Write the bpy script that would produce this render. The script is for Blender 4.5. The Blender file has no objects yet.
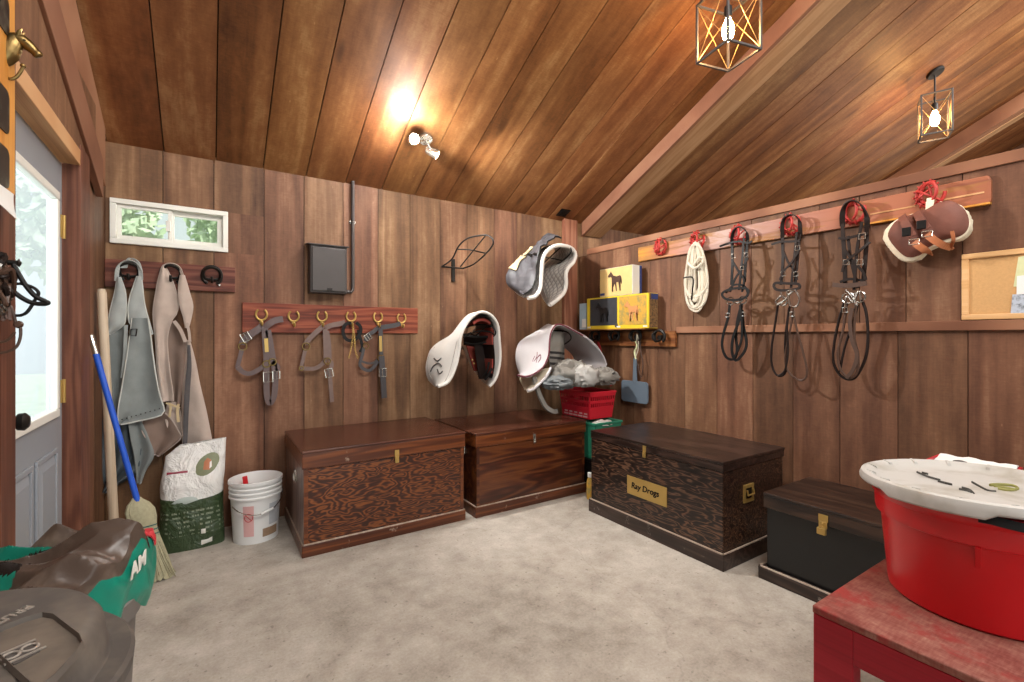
import bpy, bmesh, math, random
from mathutils import Vector as V, Matrix, noise
random.seed(7)
SC = bpy.context.scene
COL = SC.collection
PI = math.pi
# ---------------------------------------------------------------- camera numbers (room: back wall y=3.6, partition x=3.14)
F_, CX, CY, H, TH = 466., 512., 337., 1.25, math.radians(33)
S_, C_ = math.sin(TH), math.cos(TH)
def ray(px, py):
    u = (px-CX)/F_; return V((u*C_+S_, -u*S_+C_, -(py-CY)/F_))
def PY(px, py, Y): d = ray(px, py); t = Y/d.y; return V((t*d.x, Y, H+t*d.z))
def PX(px, py, X): d = ray(px, py); t = X/d.x; return V((X, t*d.y, H+t*d.z))
def PZ(px, py, Z): d = ray(px, py); t = (Z-H)/d.z; return V((t*d.x, t*d.y, Z))
YB, XR, K = 3.6, 3.14, .49
def ceil_z(y): return 2.40+K*(YB-y)
def Bk(px, py, off=0): return PY(px, py, YB-off)
def Rt(px, py, off=0): return PX(px, py, XR-off)
# ---------------------------------------------------------------- materials
def lin(h):
    c = [int(h[i:i+2], 16)/255 for i in (0, 2, 4)]
    return tuple((x/12.92 if x <= .04045 else ((x+.055)/1.055)**2.4) for x in c)+(1,)
class NT:
    def __init__(s, name):
        s.m = bpy.data.materials.new(name); s.m.use_nodes = True
        s.t = s.m.node_tree; s.b = s.t.nodes['Principled BSDF']; s.out = s.t.nodes['Material Output']
    def n(s, ty, **kw):
        x = s.t.nodes.new(ty)
        for k, v in kw.items():
            if k.startswith('_'): setattr(x, k[1:], v)
            else: x.inputs[k.replace('__', ' ')].default_value = v
        return x
    def l(s, a, b): s.t.links.new(a, b)
    def math(s, op, a, b=None, c=None):
        x = s.t.nodes.new('ShaderNodeMath'); x.operation = op
        for i, v in enumerate((a, b, c)):
            if v is None: continue
            if isinstance(v, (int, float)): x.inputs[i].default_value = v
            else: s.l(v, x.inputs[i])
        return x.outputs[0]
    def ramp(s, fac, stops):
        r = s.t.nodes.new('ShaderNodeValToRGB'); e = r.color_ramp.elements
        while len(e) < len(stops): e.new(.5)
        for i, (p, c) in enumerate(stops): e[i].position = p; e[i].color = lin(c) if isinstance(c, str) else c
        s.l(fac, r.inputs[0]); return r.outputs[0]
    def mix(s, fac, a, b, mode='MIX'):
        x = s.t.nodes.new('ShaderNodeMix'); x.data_type = 'RGBA'; x.blend_type = mode
        for i, v in ((0, fac), (6, a), (7, b)):
            if isinstance(v, (int, float)): x.inputs[i].default_value = v
            elif isinstance(v, str): x.inputs[i].default_value = lin(v)
            elif isinstance(v, tuple): x.inputs[i].default_value = v
            else: s.l(v, x.inputs[i])
        return x.outputs[2]
    def bump(s, h, st, dist=.01):
        x = s.t.nodes.new('ShaderNodeBump'); x.inputs['Strength'].default_value = st; x.inputs['Distance'].default_value = dist
        s.l(h, x.inputs['Height']); s.l(x.outputs[0], s.b.inputs['Normal'])
    def coord(s, scale=(1, 1, 1), off=None):
        tc = s.t.nodes.new('ShaderNodeTexCoord'); v = tc.outputs['Object']
        if off is not None:
            a = s.t.nodes.new('ShaderNodeVectorMath'); a.operation = 'ADD'; s.l(v, a.inputs[0]); s.l(off, a.inputs[1]); v = a.outputs[0]
        m = s.n('ShaderNodeMapping'); m.inputs['Scale'].default_value = scale; s.l(v, m.inputs[0]); return m.outputs[0]
    def noise(s, vec, scale=1, detail=2, rough=.5, dist=0):
        x = s.n('ShaderNodeTexNoise', Scale=scale, Detail=detail, Roughness=rough, Distortion=dist); s.l(vec, x.inputs['Vector']); return x.outputs['Fac']
    def island(s):
        g = s.t.nodes.new('ShaderNodeNewGeometry'); c = s.n('ShaderNodeCombineXYZ')
        for i, k in enumerate((31.7, 17.3, 53.1)): s.l(s.math('MULTIPLY', g.outputs['Random Per Island'], k), c.inputs[i])
        return g.outputs['Random Per Island'], c.outputs[0]
def wood(name, stops, axis='z', ac=6., al=.5, ring=9., wr=.4, wf=.35, wb=.25, tone=.3, rough=.6, bump=.25, spec=.3, dirt=None, hue=.0, fs=16., mott=0., knots=0.):
    w = NT(name); rnd, off = w.island()
    def sc(a, b): return tuple(b if 'xyz'[i] in axis else a for i in range(3))
    n1 = w.noise(w.coord(sc(ac, al), off), 1, 2, .5, .25)
    ringv = w.math('MULTIPLY_ADD', w.math('SINE', w.math('MULTIPLY', n1, ring*6.283)), .5, .5)
    fine = w.noise(w.coord(sc(ac*fs, al*2.4), off), 1, 3, .62)
    blot = w.noise(w.coord(sc(2.2, .9), off), 1, 3, .55, .4)
    f = w.math('ADD', w.math('ADD', w.math('MULTIPLY', ringv, wr), w.math('MULTIPLY', fine, wf)), w.math('MULTIPLY', blot, wb))
    if mott:
        m1 = w.noise(w.coord(sc(26, 9), off), 1, 5, .72, .3); m2 = w.noise(w.coord(sc(5, 3.2), off), 1, 4, .6, .6); m3 = w.noise(w.coord(sc(30, 150), off), 1, 2, .5)
        mm = w.math('ADD', w.math('ADD', w.math('MULTIPLY', m1, .45), w.math('MULTIPLY', m2, .35)), w.math('MULTIPLY', m3, .2))
        f = w.math('ADD', w.math('MULTIPLY', f, 1-mott), w.math('MULTIPLY', mm, mott))
    col = w.ramp(f, stops)
    if knots:
        v = w.n('ShaderNodeTexVoronoi', Scale=1.); w.l(w.coord(sc(3.4, 1.05), off), v.inputs['Vector'])
        col = w.mix(w.ramp(v.outputs['Distance'], [(.0, (knots, knots, knots, 1)), (.045, (knots*.8, knots*.8, knots*.8, 1)), (.11, (0, 0, 0, 1))]), col, stops[0][1])
        v = w.n('ShaderNodeTexVoronoi', Scale=1.); w.l(w.coord(sc(9, 3.1), off), v.inputs['Vector'])
        col = w.mix(w.ramp(v.outputs['Distance'], [(.022, (.55, .55, .55, 1)), (.034, (0, 0, 0, 1))]), col, stops[-1][1])
    hsv = w.n('ShaderNodeHueSaturation'); w.l(col, hsv.inputs['Color'])
    w.l(w.math('MULTIPLY_ADD', rnd, tone, 1-tone/2), hsv.inputs['Value'])
    r2 = w.math('FRACT', w.math('MULTIPLY', rnd, 7.31))
    w.l(w.math('MULTIPLY_ADD', r2, hue, .5-hue/2), hsv.inputs['Hue'])
    col = hsv.outputs[0]
    if dirt:
        dn = w.noise(w.coord((9, 9, 9)), 1, 5, .7)
        col = w.mix(w.ramp(dn, [(dirt[1], (0, 0, 0, 1)), (dirt[1]+.12, (1, 1, 1, 1))]), col, dirt[0])
    w.l(col, w.b.inputs['Base Color'])
    w.b.inputs['Roughness'].default_value = rough; w.b.inputs['Specular IOR Level'].default_value = spec
    w.bump(w.math('ADD', fine, w.math('MULTIPLY', ringv, .3)), bump, .004)
    return w.m
def plain(name, c, rough=.5, metal=0., var=.12, vs=6., bump=.0, bs=60., c2=None, spec=.5, thr=.55, sheen=0):
    w = NT(name); co = w.coord((1, 1, 1))
    nz = w.noise(co, vs, 4, .6)
    if c2: col = w.mix(w.ramp(nz, [(thr-.1, (0, 0, 0, 1)), (thr+.1, (1, 1, 1, 1))]), c, c2)
    else:
        h = w.n('ShaderNodeHueSaturation', Color=lin(c)); w.l(w.math('MULTIPLY_ADD', nz, var*2, 1-var), h.inputs['Value']); col = h.outputs[0]
    w.l(col, w.b.inputs['Base Color']); w.b.inputs['Roughness'].default_value = rough; w.b.inputs['Metallic'].default_value = metal
    w.b.inputs['Specular IOR Level'].default_value = spec
    if sheen: w.b.inputs['Sheen Weight'].default_value = sheen
    if bump: w.bump(w.noise(co, bs, 3, .6), bump, .003)
    return w.m
def glow(name, c, st):
    w = NT(name); e = w.n('ShaderNodeEmission', Strength=st, Color=lin(c)); w.l(e.outputs[0], w.out.inputs['Surface']); return w.m
def pane(name, tint, milk, milkc):
    w = NT(name); t = w.n('ShaderNodeBsdfTransparent', Color=lin(tint)); g = w.n('ShaderNodeBsdfGlossy', Roughness=.05)
    d = w.n('ShaderNodeBsdfTranslucent', Color=lin(milkc)); m = w.n('ShaderNodeMixShader', Fac=milk); m2 = w.n('ShaderNodeMixShader', Fac=.05)
    w.l(t.outputs[0], m.inputs[1]); w.l(d.outputs[0], m.inputs[2]); w.l(m.outputs[0], m2.inputs[1]); w.l(g.outputs[0], m2.inputs[2])
    w.l(m2.outputs[0], w.out.inputs['Surface']); return w.m
M = {}
M['wall'] = wood('wall_boards', [(.3, '482f22'), (.44, '674833'), (.56, '7d5b42'), (.74, 'a58062')], 'z', 6, .5, 3, .3, .3, .4, .30, .6, .12, .3, hue=.02, fs=10, mott=.45, knots=.85)
M['wallr'] = wood('partition_boards', [(.3, '473021'), (.44, '634330'), (.56, '76533c'), (.74, '9c785a')], 'z', 6, .5, 3, .26, .3, .44, .24, .6, .12, .3, hue=.012, fs=10, mott=.5, knots=.7)
M['ceil'] = wood('ceiling_boards', [(.32, '4a2b15'), (.45, '754928'), (.55, '8c5e38'), (.70, 'b88d5f')], 'yz', 4., .34, 3., .25, .25, .5, .28, .5, .14, .35, hue=.010, fs=8, mott=.5, knots=.9)
M['trim'] = wood('rough_trim', [(.2, '5a3424'), (.5, '8f6248'), (.85, 'b4886a')], 'yz', 12, .7, 4, .25, .5, .25, .2, .65, .2)
M['trimz'] = wood('rough_post', [(.2, '5a3020'), (.5, '8d5a44'), (.85, 'ad7c60')], 'z', 12, .7, 4, .25, .5, .25, .2, .65, .2)
M['redpost'] = wood('door_post', [(.2, '41221a'), (.5, '69402f'), (.85, '8b5c48')], 'z', 10, .7, 7, .35, .4, .25, .2, .55, .2, mott=.3)
M['pinkbeam'] = wood('beam_wood', [(.2, '5c3828'), (.5, '875c46'), (.85, 'a98063')], 'yz', 10, .7, 4, .25, .4, .35, .2, .6, .2, mott=.3)
M['lintel'] = wood('lintel_wood', [(.2, '9a6a40'), (.5, 'c79668'), (.85, 'e0b98c')], 'yz', 10, .7, 4, .25, .5, .25, .2, .6, .2)
M['chest1'] = wood('oak_ply', [(.2, '2a120a'), (.45, '452112'), (.62, '64361b'), (.85, '8f5429')], 'x', 15, 4.5, 12, .5, .25, .25, .1, .32, .15, .5)
M['chest1e'] = wood('walnut_rail', [(.2, '35170c'), (.5, '5e3018'), (.8, '8a4f27')], 'x', 14, .9, 4, .25, .45, .3, .15, .3, .12, .5, ('b8a593', .63))
M['chest1s'] = wood('scuffed_side', [(.25, '4a342c'), (.5, '755b50'), (.8, 'a38c80')], 'z', 10, 1.5, 5, .3, .4, .3, .1, .28, .12, .55)
M['lid1'] = wood('chest_lid_wood', [(.2, '2f1710'), (.5, '4b281b'), (.8, '6e4636')], 'x', 12, 1.0, 5, .25, .45, .3, .1, .26, .1, .55)
M['chest2'] = wood('mahogany_board', [(.2, '2a120a'), (.5, '482213'), (.8, '70401f')], 'x', 8, 1.2, 6, .35, .4, .25, .1, .3, .12, .5)
M['chest3'] = wood('ebonised_ply', [(.25, '110a08'), (.5, '231711'), (.64, '402c23'), (.86, '835f45')], 'y', 20, 4.0, 9, .44, .3, .26, .1, .32, .2, .5)
M['chest3l'] = wood('ebonised_lid', [(.25, '16100d'), (.5, '2a1d18'), (.85, '4c3830')], 'y', 12, 1.5, 5, .3, .4, .3, .1, .3, .1, .5)
M['chest3p'] = wood('ebonised_plinth', [(.25, '1c1310'), (.5, '30221c'), (.85, '54423a')], 'y', 14, 1.5, 4, .3, .4, .3, .1, .35, .12, .5, ('a39c94', .61))
M['blackpaint'] = plain('black_paint', '101112', .3, 0, .3, 5, .05)
M['chest4l'] = wood('dark_lid', [(.25, '140e0b'), (.5, '281b15'), (.85, '4c3729')], 'y', 10, 1.2, 4, .3, .4, .3, .1, .33, .1, .5)
M['worn_edge'] = wood('worn_edge', [(.2, '8b7868'), (.5, 'ae9c8c'), (.85, 'd0c4b6')], 'y', 20, 2, 3, .2, .5, .3, .1, .5, .1)
M['rack'] = wood('rack_board', [(.2, '4a1c10'), (.5, '7c3a24'), (.85, 'a25c40')], 'x', 12, .8, 5, .3, .45, .25, .1, .45, .15)
M['coatrack'] = wood('coat_rack_board', [(.2, '3f1d14'), (.5, '6c3a2c'), (.85, '8d5d4c')], 'x', 12, .8, 5, .3, .45, .25, .1, .5, .15)
M['shelfb'] = wood('shelf_board', [(.2, '4a2614'), (.5, '7a4826'), (.85, 'a06b3e')], 'y', 12, .8, 4, .3, .45, .25, .1, .5, .15)
M['brass'] = plain('brass', '75603a', .34, .9, .2)
M['gold'] = plain('gilded_iron', 'b99a58', .36, .55, .15)
M['iron'] = plain('dark_iron', '25221f', .45, .6, .2)
M['steel'] = plain('steel', 'b8b8b4', .25, 1., .1)
M['nickel'] = plain('nickel', 'd5d2c8', .25, .9, .1)
M['wire'] = plain('black_wire', '1d1a18', .5, .3, .2)
M['leather'] = plain('brown_leather', '4a3428', .45, 0, .25, 20, .1, 120)
M['leather2'] = plain('grey_brown_leather', '6b5750', .5, 0, .25, 20, .1, 120)
M['leatherP'] = plain('oiled_leather', '5c4a48', .42, 0, .25, 25, .1, 120)
M['black'] = plain('black_leather', '0f0d0c', .5, 0, .25, 20, .1, 120, spec=.25)
M['dkbrown'] = plain('dark_brown_leather', '1f1410', .5, 0, .25, 20, .1, 120, spec=.25)
M['white_plastic'] = plain('white_plastic', 'e4e4e2', .35, 0, .04)
M['vinyl'] = plain('white_vinyl', 'e6e6de', .4, 0, .03)
M['doorpaint'] = plain('grey_door_paint', '8f959c', .4, 0, .04)
M['red_plastic'] = plain('red_plastic', 'cb171f', .3, 0, .08, 3, .05, 40)
M['red_basket'] = plain('red_crate_plastic', 'c2202f', .4, 0, .12, 12)
M['redpaint'] = wood('red_painted_wood', [(.2, '84101f'), (.5, '9c1828'), (.85, 'b02735')], 'y', 8, .8, 3, .2, .5, .3, .1, .4, .1)
M['reddust'] = wood('dusty_red_top', [(.34, '5e2a26'), (.46, '7c4038'), (.56, '946255'), (.70, 'b59a88')], 'y', 16, 12, 3, .1, .4, .5, .3, .65, .2, .3, ('8c3430', .53), mott=.75)
M['green'] = plain('green_plastic', '2f7d62', .35, 0, .12, 10)
M['canvas_gray'] = plain('blue_grey_suede', '7e8584', .85, 0, .3, 9, .3, 200, sheen=.3)
M['canvas_lt'] = plain('pale_grey_suede', '9da3a1', .85, 0, .25, 10, .3, 200, sheen=.3)
M['suede_dk'] = plain('dark_slate_suede', '4c565c', .85, 0, .3, 12, .2, 200)
M['beige'] = plain('beige_suede', 'b3a398', .85, 0, .25, 9, .3, 200, sheen=.3)
M['beige_dk'] = plain('taupe_suede', '7d6a5f', .85, 0, .2, 10, .25, 200)
M['zip'] = plain('dark_zip_tape', '4a4748', .7, 0, .3, 40)
M['tie'] = plain('tan_tie', 'c8b48c', .7)
M['padwhite'] = plain('white_cotton', 'c9c5be', .9, 0, .05, 14, .25, 70)
M['padgrey'] = plain('grey_white_cotton', 'b9b5b6', .9, 0, .06, 14, .3, 70)
M['maroon'] = plain('maroon_binding', '6a2c38', .8)
M['cover'] = plain('charcoal_nylon', '47464a', .6, 0, .22, 12, .3, 25)
M['fleece'] = plain('cream_fleece', 'e2d6bd', .95, 0, .12, 60, .6, 120)
M['knit'] = plain('grey_knit', '7c7871', .95, 0, .18, 22, .4, 160)
M['knit2'] = plain('pale_grey_towel', '9f9d98', .95, 0, .15, 22, .4, 160)
M['knit3'] = plain('slate_knit', '6b7071', .95, 0, .18, 22, .4, 160)
M['stripe'] = plain('charcoal_stripe', '2b2828', .9)
M['redfelt'] = plain('rust_red_felt', '8c3a30', .9, 0, .25, 30, .2)
M['rope'] = plain('cream_rope', 'd8cfbc', .85, 0, .12, 50, .3, 150)
M['redrope'] = plain('red_cord', 'b8352f', .55, 0, .25, 40)
M['redblanket'] = plain('red_strap', 'b32a31', .6)
M['bluepole'] = plain('blue_enamel', '2458c8', .35, 0, .08)
M['greypaddle'] = plain('slate_rubber', '5d6a76', .55, 0, .08)
M['polewood'] = wood('pale_ash', [(.2, 'a4917a'), (.5, 'c4b29a'), (.85, 'd8ccb8')], 'z', 30, 1, 3, .2, .5, .3, .1, .5, .1)
M['straw'] = plain('broom_straw', 'a29d80', .8, 0, .3, 60, .3, 120)
M['greenthread'] = plain('green_thread', '2c5a58', .7)
M['greybin'] = plain('grey_bin_plastic', '67625e', .55, 0, .1, 8, .1, 60)
M['greylid'] = plain('dusty_grey_lid', '4c4743', .6, 0, .2, 7, .15, 50, c2='665e55', thr=.56)
M['lidtray'] = plain('dusty_lid_tray', '6b6156', .7, 0, .2, 9, .2, 50, c2='544d45', thr=.5)
M['darkmark'] = plain('dark_emblem', '4c4744', .6)
M['lightmark'] = plain('pale_emblem', '8d867d', .6)
M['cork'] = plain('cork', 'c79b66', .85, 0, .15, 90, .3, 200)
M['maple'] = wood('maple_frame', [(.2, 'c08d58'), (.5, 'd5a671'), (.85, 'e4bf90')], 'y', 20, 1, 3, .2, .5, .3, .08, .45, .05)
M['paper'] = plain('white_paper', 'e4e5e2', .7, 0, .03)
M['paperY'] = plain('yellow_green_paper', 'cfd2a4', .7, 0, .15, 40)
M['photo'] = plain('grey_photo', 'b7c0cc', .4, 0, .3, 45, c2='55585e', thr=.58)
M['oranged'] = wood('orange_pine', [(.2, 'b06a24'), (.5, 'd08f3e'), (.85, 'e3ad62')], 'z', 20, 1, 3, .2, .5, .3, .08, .4, .05)
M['portrait'] = plain('dark_portrait', '15140f', .35, 0, .3, 20, c2='5a584a', thr=.62)
M['elec'] = plain('grey_steel_box', '433e3c', .45, .3, .15, 5)
M['yellowbox'] = plain('yellow_card', 'd9bd2e', .45, 0, .12, 30)
M['whitebox'] = plain('white_card', 'dcdad2', .45, 0, .05)
M['tanpic'] = plain('sandy_picture', 'd9b878', .5, 0, .15, 18)
M['darkpic'] = plain('dusk_picture', '33353a', .5, 0, .3, 30)
M['amberpic'] = plain('amber_picture', 'c79a3c', .5, 0, .25, 25, c2='8f8450', thr=.55)
M['bluelabel'] = plain('navy_label', '2e3c6e', .5)
M['bluecard'] = plain('pale_blue_card', '9db3bf', .5, 0, .12, 40)
M['browncard'] = plain('brown_print', '8a6a44', .5, 0, .3, 60, c2='4d3a2a', thr=.5)
M['horsebay'] = plain('dark_bay_horse', '4c3428', .5)
M['horseblack'] = plain('black_horse', '19181a', .4)
M['horsepal'] = plain('palomino_horse', 'c98a55', .5)
M['bulb'] = glow('lit_bulb', 'ffc27a', 140)
M['lens'] = glow('lit_lens', 'fff2e6', 120)
M['glass'] = pane('window_glass', 'f4faf6', .03, 'ffffff')
M['doorglass'] = pane('misted_door_glass', 'd0d4d5', .10, 'e6e8e8')
M['leaf'] = plain('leaf_green', 'c6d4b6', .7, 0, .4, 3)
M['bark'] = plain('bark', '5a4a3c', .9)
M['terracot'] = plain('tan_leather', 'a8653f', .5)
M['labelpink'] = plain('pale_pink_label', 'd8a9a6', .5)
M['greyprint'] = plain('grey_print', 'b9bcc0', .45, 0, .2, 40)
M['tanlabel'] = plain('tan_print', '9a7f66', .5, 0, .2, 50)
M['ovalgreen'] = plain('olive_badge', '6d7350', .45, 0, .25, 40)
M['maroonstripe'] = plain('maroon_print', '8e2f40', .45)
M['archgrey'] = plain('pale_grey_print', 'a9b4ae', .45)
M['bootleather'] = plain('russet_leather', '74483c', .6, 0, .35, 14, .2, 70, spec=.3)
M['cagemetal'] = plain('grey_cage_metal', '4f4b49', .45, .3, .1)
M['cagewire'] = plain('gold_wire', 'd9b073', .4, .6, .1)
M['edgelight'] = plain('pale_suede_edge', 'c3c6c0', .85)
M['tanbeam'] = wood('tan_beam_wood', [(.2, '86623f'), (.5, 'ae8762'), (.85, 'cba883')], 'yz', 10, .7, 4, .25, .4, .35, .2, .6, .2, mott=.3)
M['halterdk'] = plain('charcoal_leather', '3c393b', .48, 0, .25, 25, .1, 120)
def weathered():
    w = NT('weathered_painted_board'); rnd, off = w.island(); co = w.coord((2, .9, 5))
    a = w.noise(co, 2.1, 5, .65, .5); b = w.noise(w.coord((8, 1.2, 40)), 1, 3, .6)
    tc = w.t.nodes.new('ShaderNodeTexCoord'); sx = w.n('ShaderNodeSeparateXYZ'); w.l(tc.outputs['Object'], sx.inputs[0])
    g = w.ramp(w.math('MULTIPLY_ADD', sx.outputs[1], 1/2.2, .5), [(0, '9a5a3c'), (.28, 'a5664a'), (.5, 'a87e70'), (.62, 'b79c92'), (.74, 'b78c7e'), (.9, 'b06c42'), (.97, 'c98a2c')])
    c = w.mix(w.ramp(a, [(.5, (0, 0, 0, 1)), (.62, (1, 1, 1, 1))]), g, '9a6a34')
    c = w.mix(w.ramp(b, [(.52, (0, 0, 0, 1)), (.75, (.6, .6, .6, 1))]), c, '6e3a2c')
    w.l(c, w.b.inputs['Base Color']); w.b.inputs['Roughness'].default_value = .6; w.bump(b, .2, .003); return w.m
M['weathered'] = weathered()
def concrete():
    w = NT('concrete'); co = w.coord((1, 1, 1))
    a = w.noise(co, .9, 6, .62, .3); b = w.noise(co, 7, 6, .7); c = w.noise(co, 90, 3, .6)
    f = w.math('ADD', w.math('MULTIPLY', a, .5), w.math('ADD', w.math('MULTIPLY', b, .35), w.math('MULTIPLY', c, .15)))
    col = w.ramp(f, [(.32, '766e64'), (.44, '9d958a'), (.54, 'b3aca1'), (.68, 'cfc9bf')])
    v = w.n('ShaderNodeTexVoronoi', Scale=.55, _feature='DISTANCE_TO_EDGE')
    wob = w.n('ShaderNodeVectorMath', _operation='ADD'); nn = w.n('ShaderNodeTexNoise', Scale=3., Detail=4.); w.l(co, nn.inputs['Vector'])
    sc = w.n('ShaderNodeVectorMath', _operation='SCALE'); sc.inputs['Scale'].default_value = .35; w.l(nn.outputs['Color'], sc.inputs[0])
    w.l(co, wob.inputs[0]); w.l(sc.outputs[0], wob.inputs[1]); w.l(wob.outputs[0], v.inputs['Vector'])
    col = w.mix(w.ramp(v.outputs['Distance'], [(0, (.16, .16, .16, 1)), (.004, (0, 0, 0, 1))]), col, '5c554d')
    sp = w.noise(co, 38, 2, .5)
    col = w.mix(w.ramp(sp, [(.66, (0, 0, 0, 1)), (.72, (.5, .5, .5, 1))]), col, '6a6258')
    w.l(col, w.b.inputs['Base Color']); w.b.inputs['Roughness'].default_value = .72; w.b.inputs['Specular IOR Level'].default_value = .25
    w.bump(w.math('ADD', b, c), .25, .004); return w.m
M['concrete'] = concrete()
def quilt():
    w = NT('quilted_cotton'); tc = w.t.nodes.new('ShaderNodeTexCoord'); sx = w.n('ShaderNodeSeparateXYZ'); w.l(tc.outputs['Object'], sx.inputs[0])
    s = w.math('ADD', sx.outputs[0], sx.outputs[1])
    p = w.math('ABSOLUTE', w.math('SINE', w.math('MULTIPLY', w.math('ADD', s, sx.outputs[2]), 52)))
    q = w.math('ABSOLUTE', w.math('SINE', w.math('MULTIPLY', w.math('SUBTRACT', s, sx.outputs[2]), 52)))
    h = w.math('MINIMUM', p, q)
    w.l(w.ramp(h, [(.0, '6f6b68'), (.22, 'b3afaa'), (1, 'c9c5bf')]), w.b.inputs['Base Color']); w.b.inputs['Roughness'].default_value = .9
    w.bump(h, .6, .006); return w.m
M['quilt'] = quilt()
def feedbag():
    w = NT('printed_feed_bag'); tc = w.t.nodes.new('ShaderNodeTexCoord'); sx = w.n('ShaderNodeSeparateXYZ'); w.l(tc.outputs['Object'], sx.inputs[0])
    x, z = sx.outputs[0], sx.outputs[2]
    wav = w.math('MULTIPLY', w.math('SINE', w.math('MULTIPLY_ADD', x, 14, 1.2)), .012)
    low = w.math('LESS_THAN', w.math('ADD', z, wav), .30)
    tx = w.noise(w.coord((60, 60, 8)), 1, 2, .5)
    rows = w.math('GREATER_THAN', w.math('SINE', w.math('MULTIPLY', z, 230)), .25)
    band = w.math('MULTIPLY', rows, w.math('GREATER_THAN', tx, .52))
    band = w.math('MULTIPLY', band, w.math('MULTIPLY', w.math('LESS_THAN', z, .235), w.math('GREATER_THAN', z, .09)))
    grn = w.mix(w.math('MULTIPLY', band, .45), '36472c', 'a9b39a')
    blotch = w.noise(w.coord((14, 14, 20)), 1, 1, .3)
    sp = w.math('MULTIPLY', w.math('GREATER_THAN', blotch, .69), w.math('LESS_THAN', z, .42))
    wht = w.mix(sp, 'd9d8d4', '8e8e92')
    w.l(w.mix(low, wht, grn), w.b.inputs['Base Color']); w.b.inputs['Roughness'].default_value = .38
    w.bump(w.noise(w.coord((9, 9, 7)), 1, 4, .6, .8), .9, .04); return w.m
M['feedbag'] = feedbag()
def sackmat():
    w = NT('crinkled_sack_plastic'); co = w.coord((1, 1, 1)); a = w.noise(co, 4.5, 2, .5, .8); b = w.noise(co, 9, 3, .6, .5)
    c = w.ramp(a, [(.38, '1a1715'), (.47, '3e3029'), (.55, '54453b'), (.58, '241d1a'), (.66, '0d5f4c'), (.72, '14775f')])
    c = w.mix(w.ramp(b, [(.66, (0, 0, 0, 1)), (.72, (.5, .5, .5, 1))]), c, '8d7c70')
    w.l(c, w.b.inputs['Base Color']); w.b.inputs['Roughness'].default_value = .28; w.bump(b, .5, .02); return w.m
M['sack'] = sackmat()
M['teal'] = plain('teal_sack_plastic', '0f7a66', .3, 0, .15, 8, .3, 14)
M['sackbrown'] = plain('brown_sack_plastic', '4d4038', .36, 0, .3, 9, .4, 30, c2='75675c', thr=.66)
M['sackblack'] = plain('black_sack_plastic', '1c1918', .25, 0, .25, 7, .3, 14)
M['tubwhite'] = plain('scuffed_white_lid', 'b9b7b2', .45, 0, .05, 7, c2='9d988d', thr=.58)
M['scrawl'] = plain('black_marker', '3a3934', .6)
M['olive'] = plain('olive_smudge', '8c8a4a', .6)
# ---------------------------------------------------------------- mesh builder
ORG = {}
def cat_rom(pts, n=6, closed=False):
    pts = [V(p) for p in pts]; N = len(pts); out = []
    for i in range(N if closed else N-1):
        p = [pts[(i+k) % N] if closed else pts[min(max(i+k, 0), N-1)] for k in (-1, 0, 1, 2)]
        for j in range(n):
            t = j/n; t2, t3 = t*t, t*t*t
            out.append(.5*((2*p[1])+(-p[0]+p[2])*t+(2*p[0]-5*p[1]+4*p[2]-p[3])*t2+(-p[0]+3*p[1]-3*p[2]+p[3])*t3))
    if not closed: out.append(pts[-1])
    return out
def resample(pts, n, smooth=True):
    p = cat_rom(pts, 8) if smooth else [V(q) for q in pts]
    L = [0]
    for a, b in zip(p, p[1:]): L.append(L[-1]+(b-a).length)
    out = []; k = 0
    for i in range(n):
        t = L[-1]*i/(n-1)
        while k < len(L)-2 and L[k+1] < t: k += 1
        d = L[k+1]-L[k]; out.append(p[k].lerp(p[k+1], (t-L[k])/d if d > 1e-9 else 0))
    return out
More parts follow.
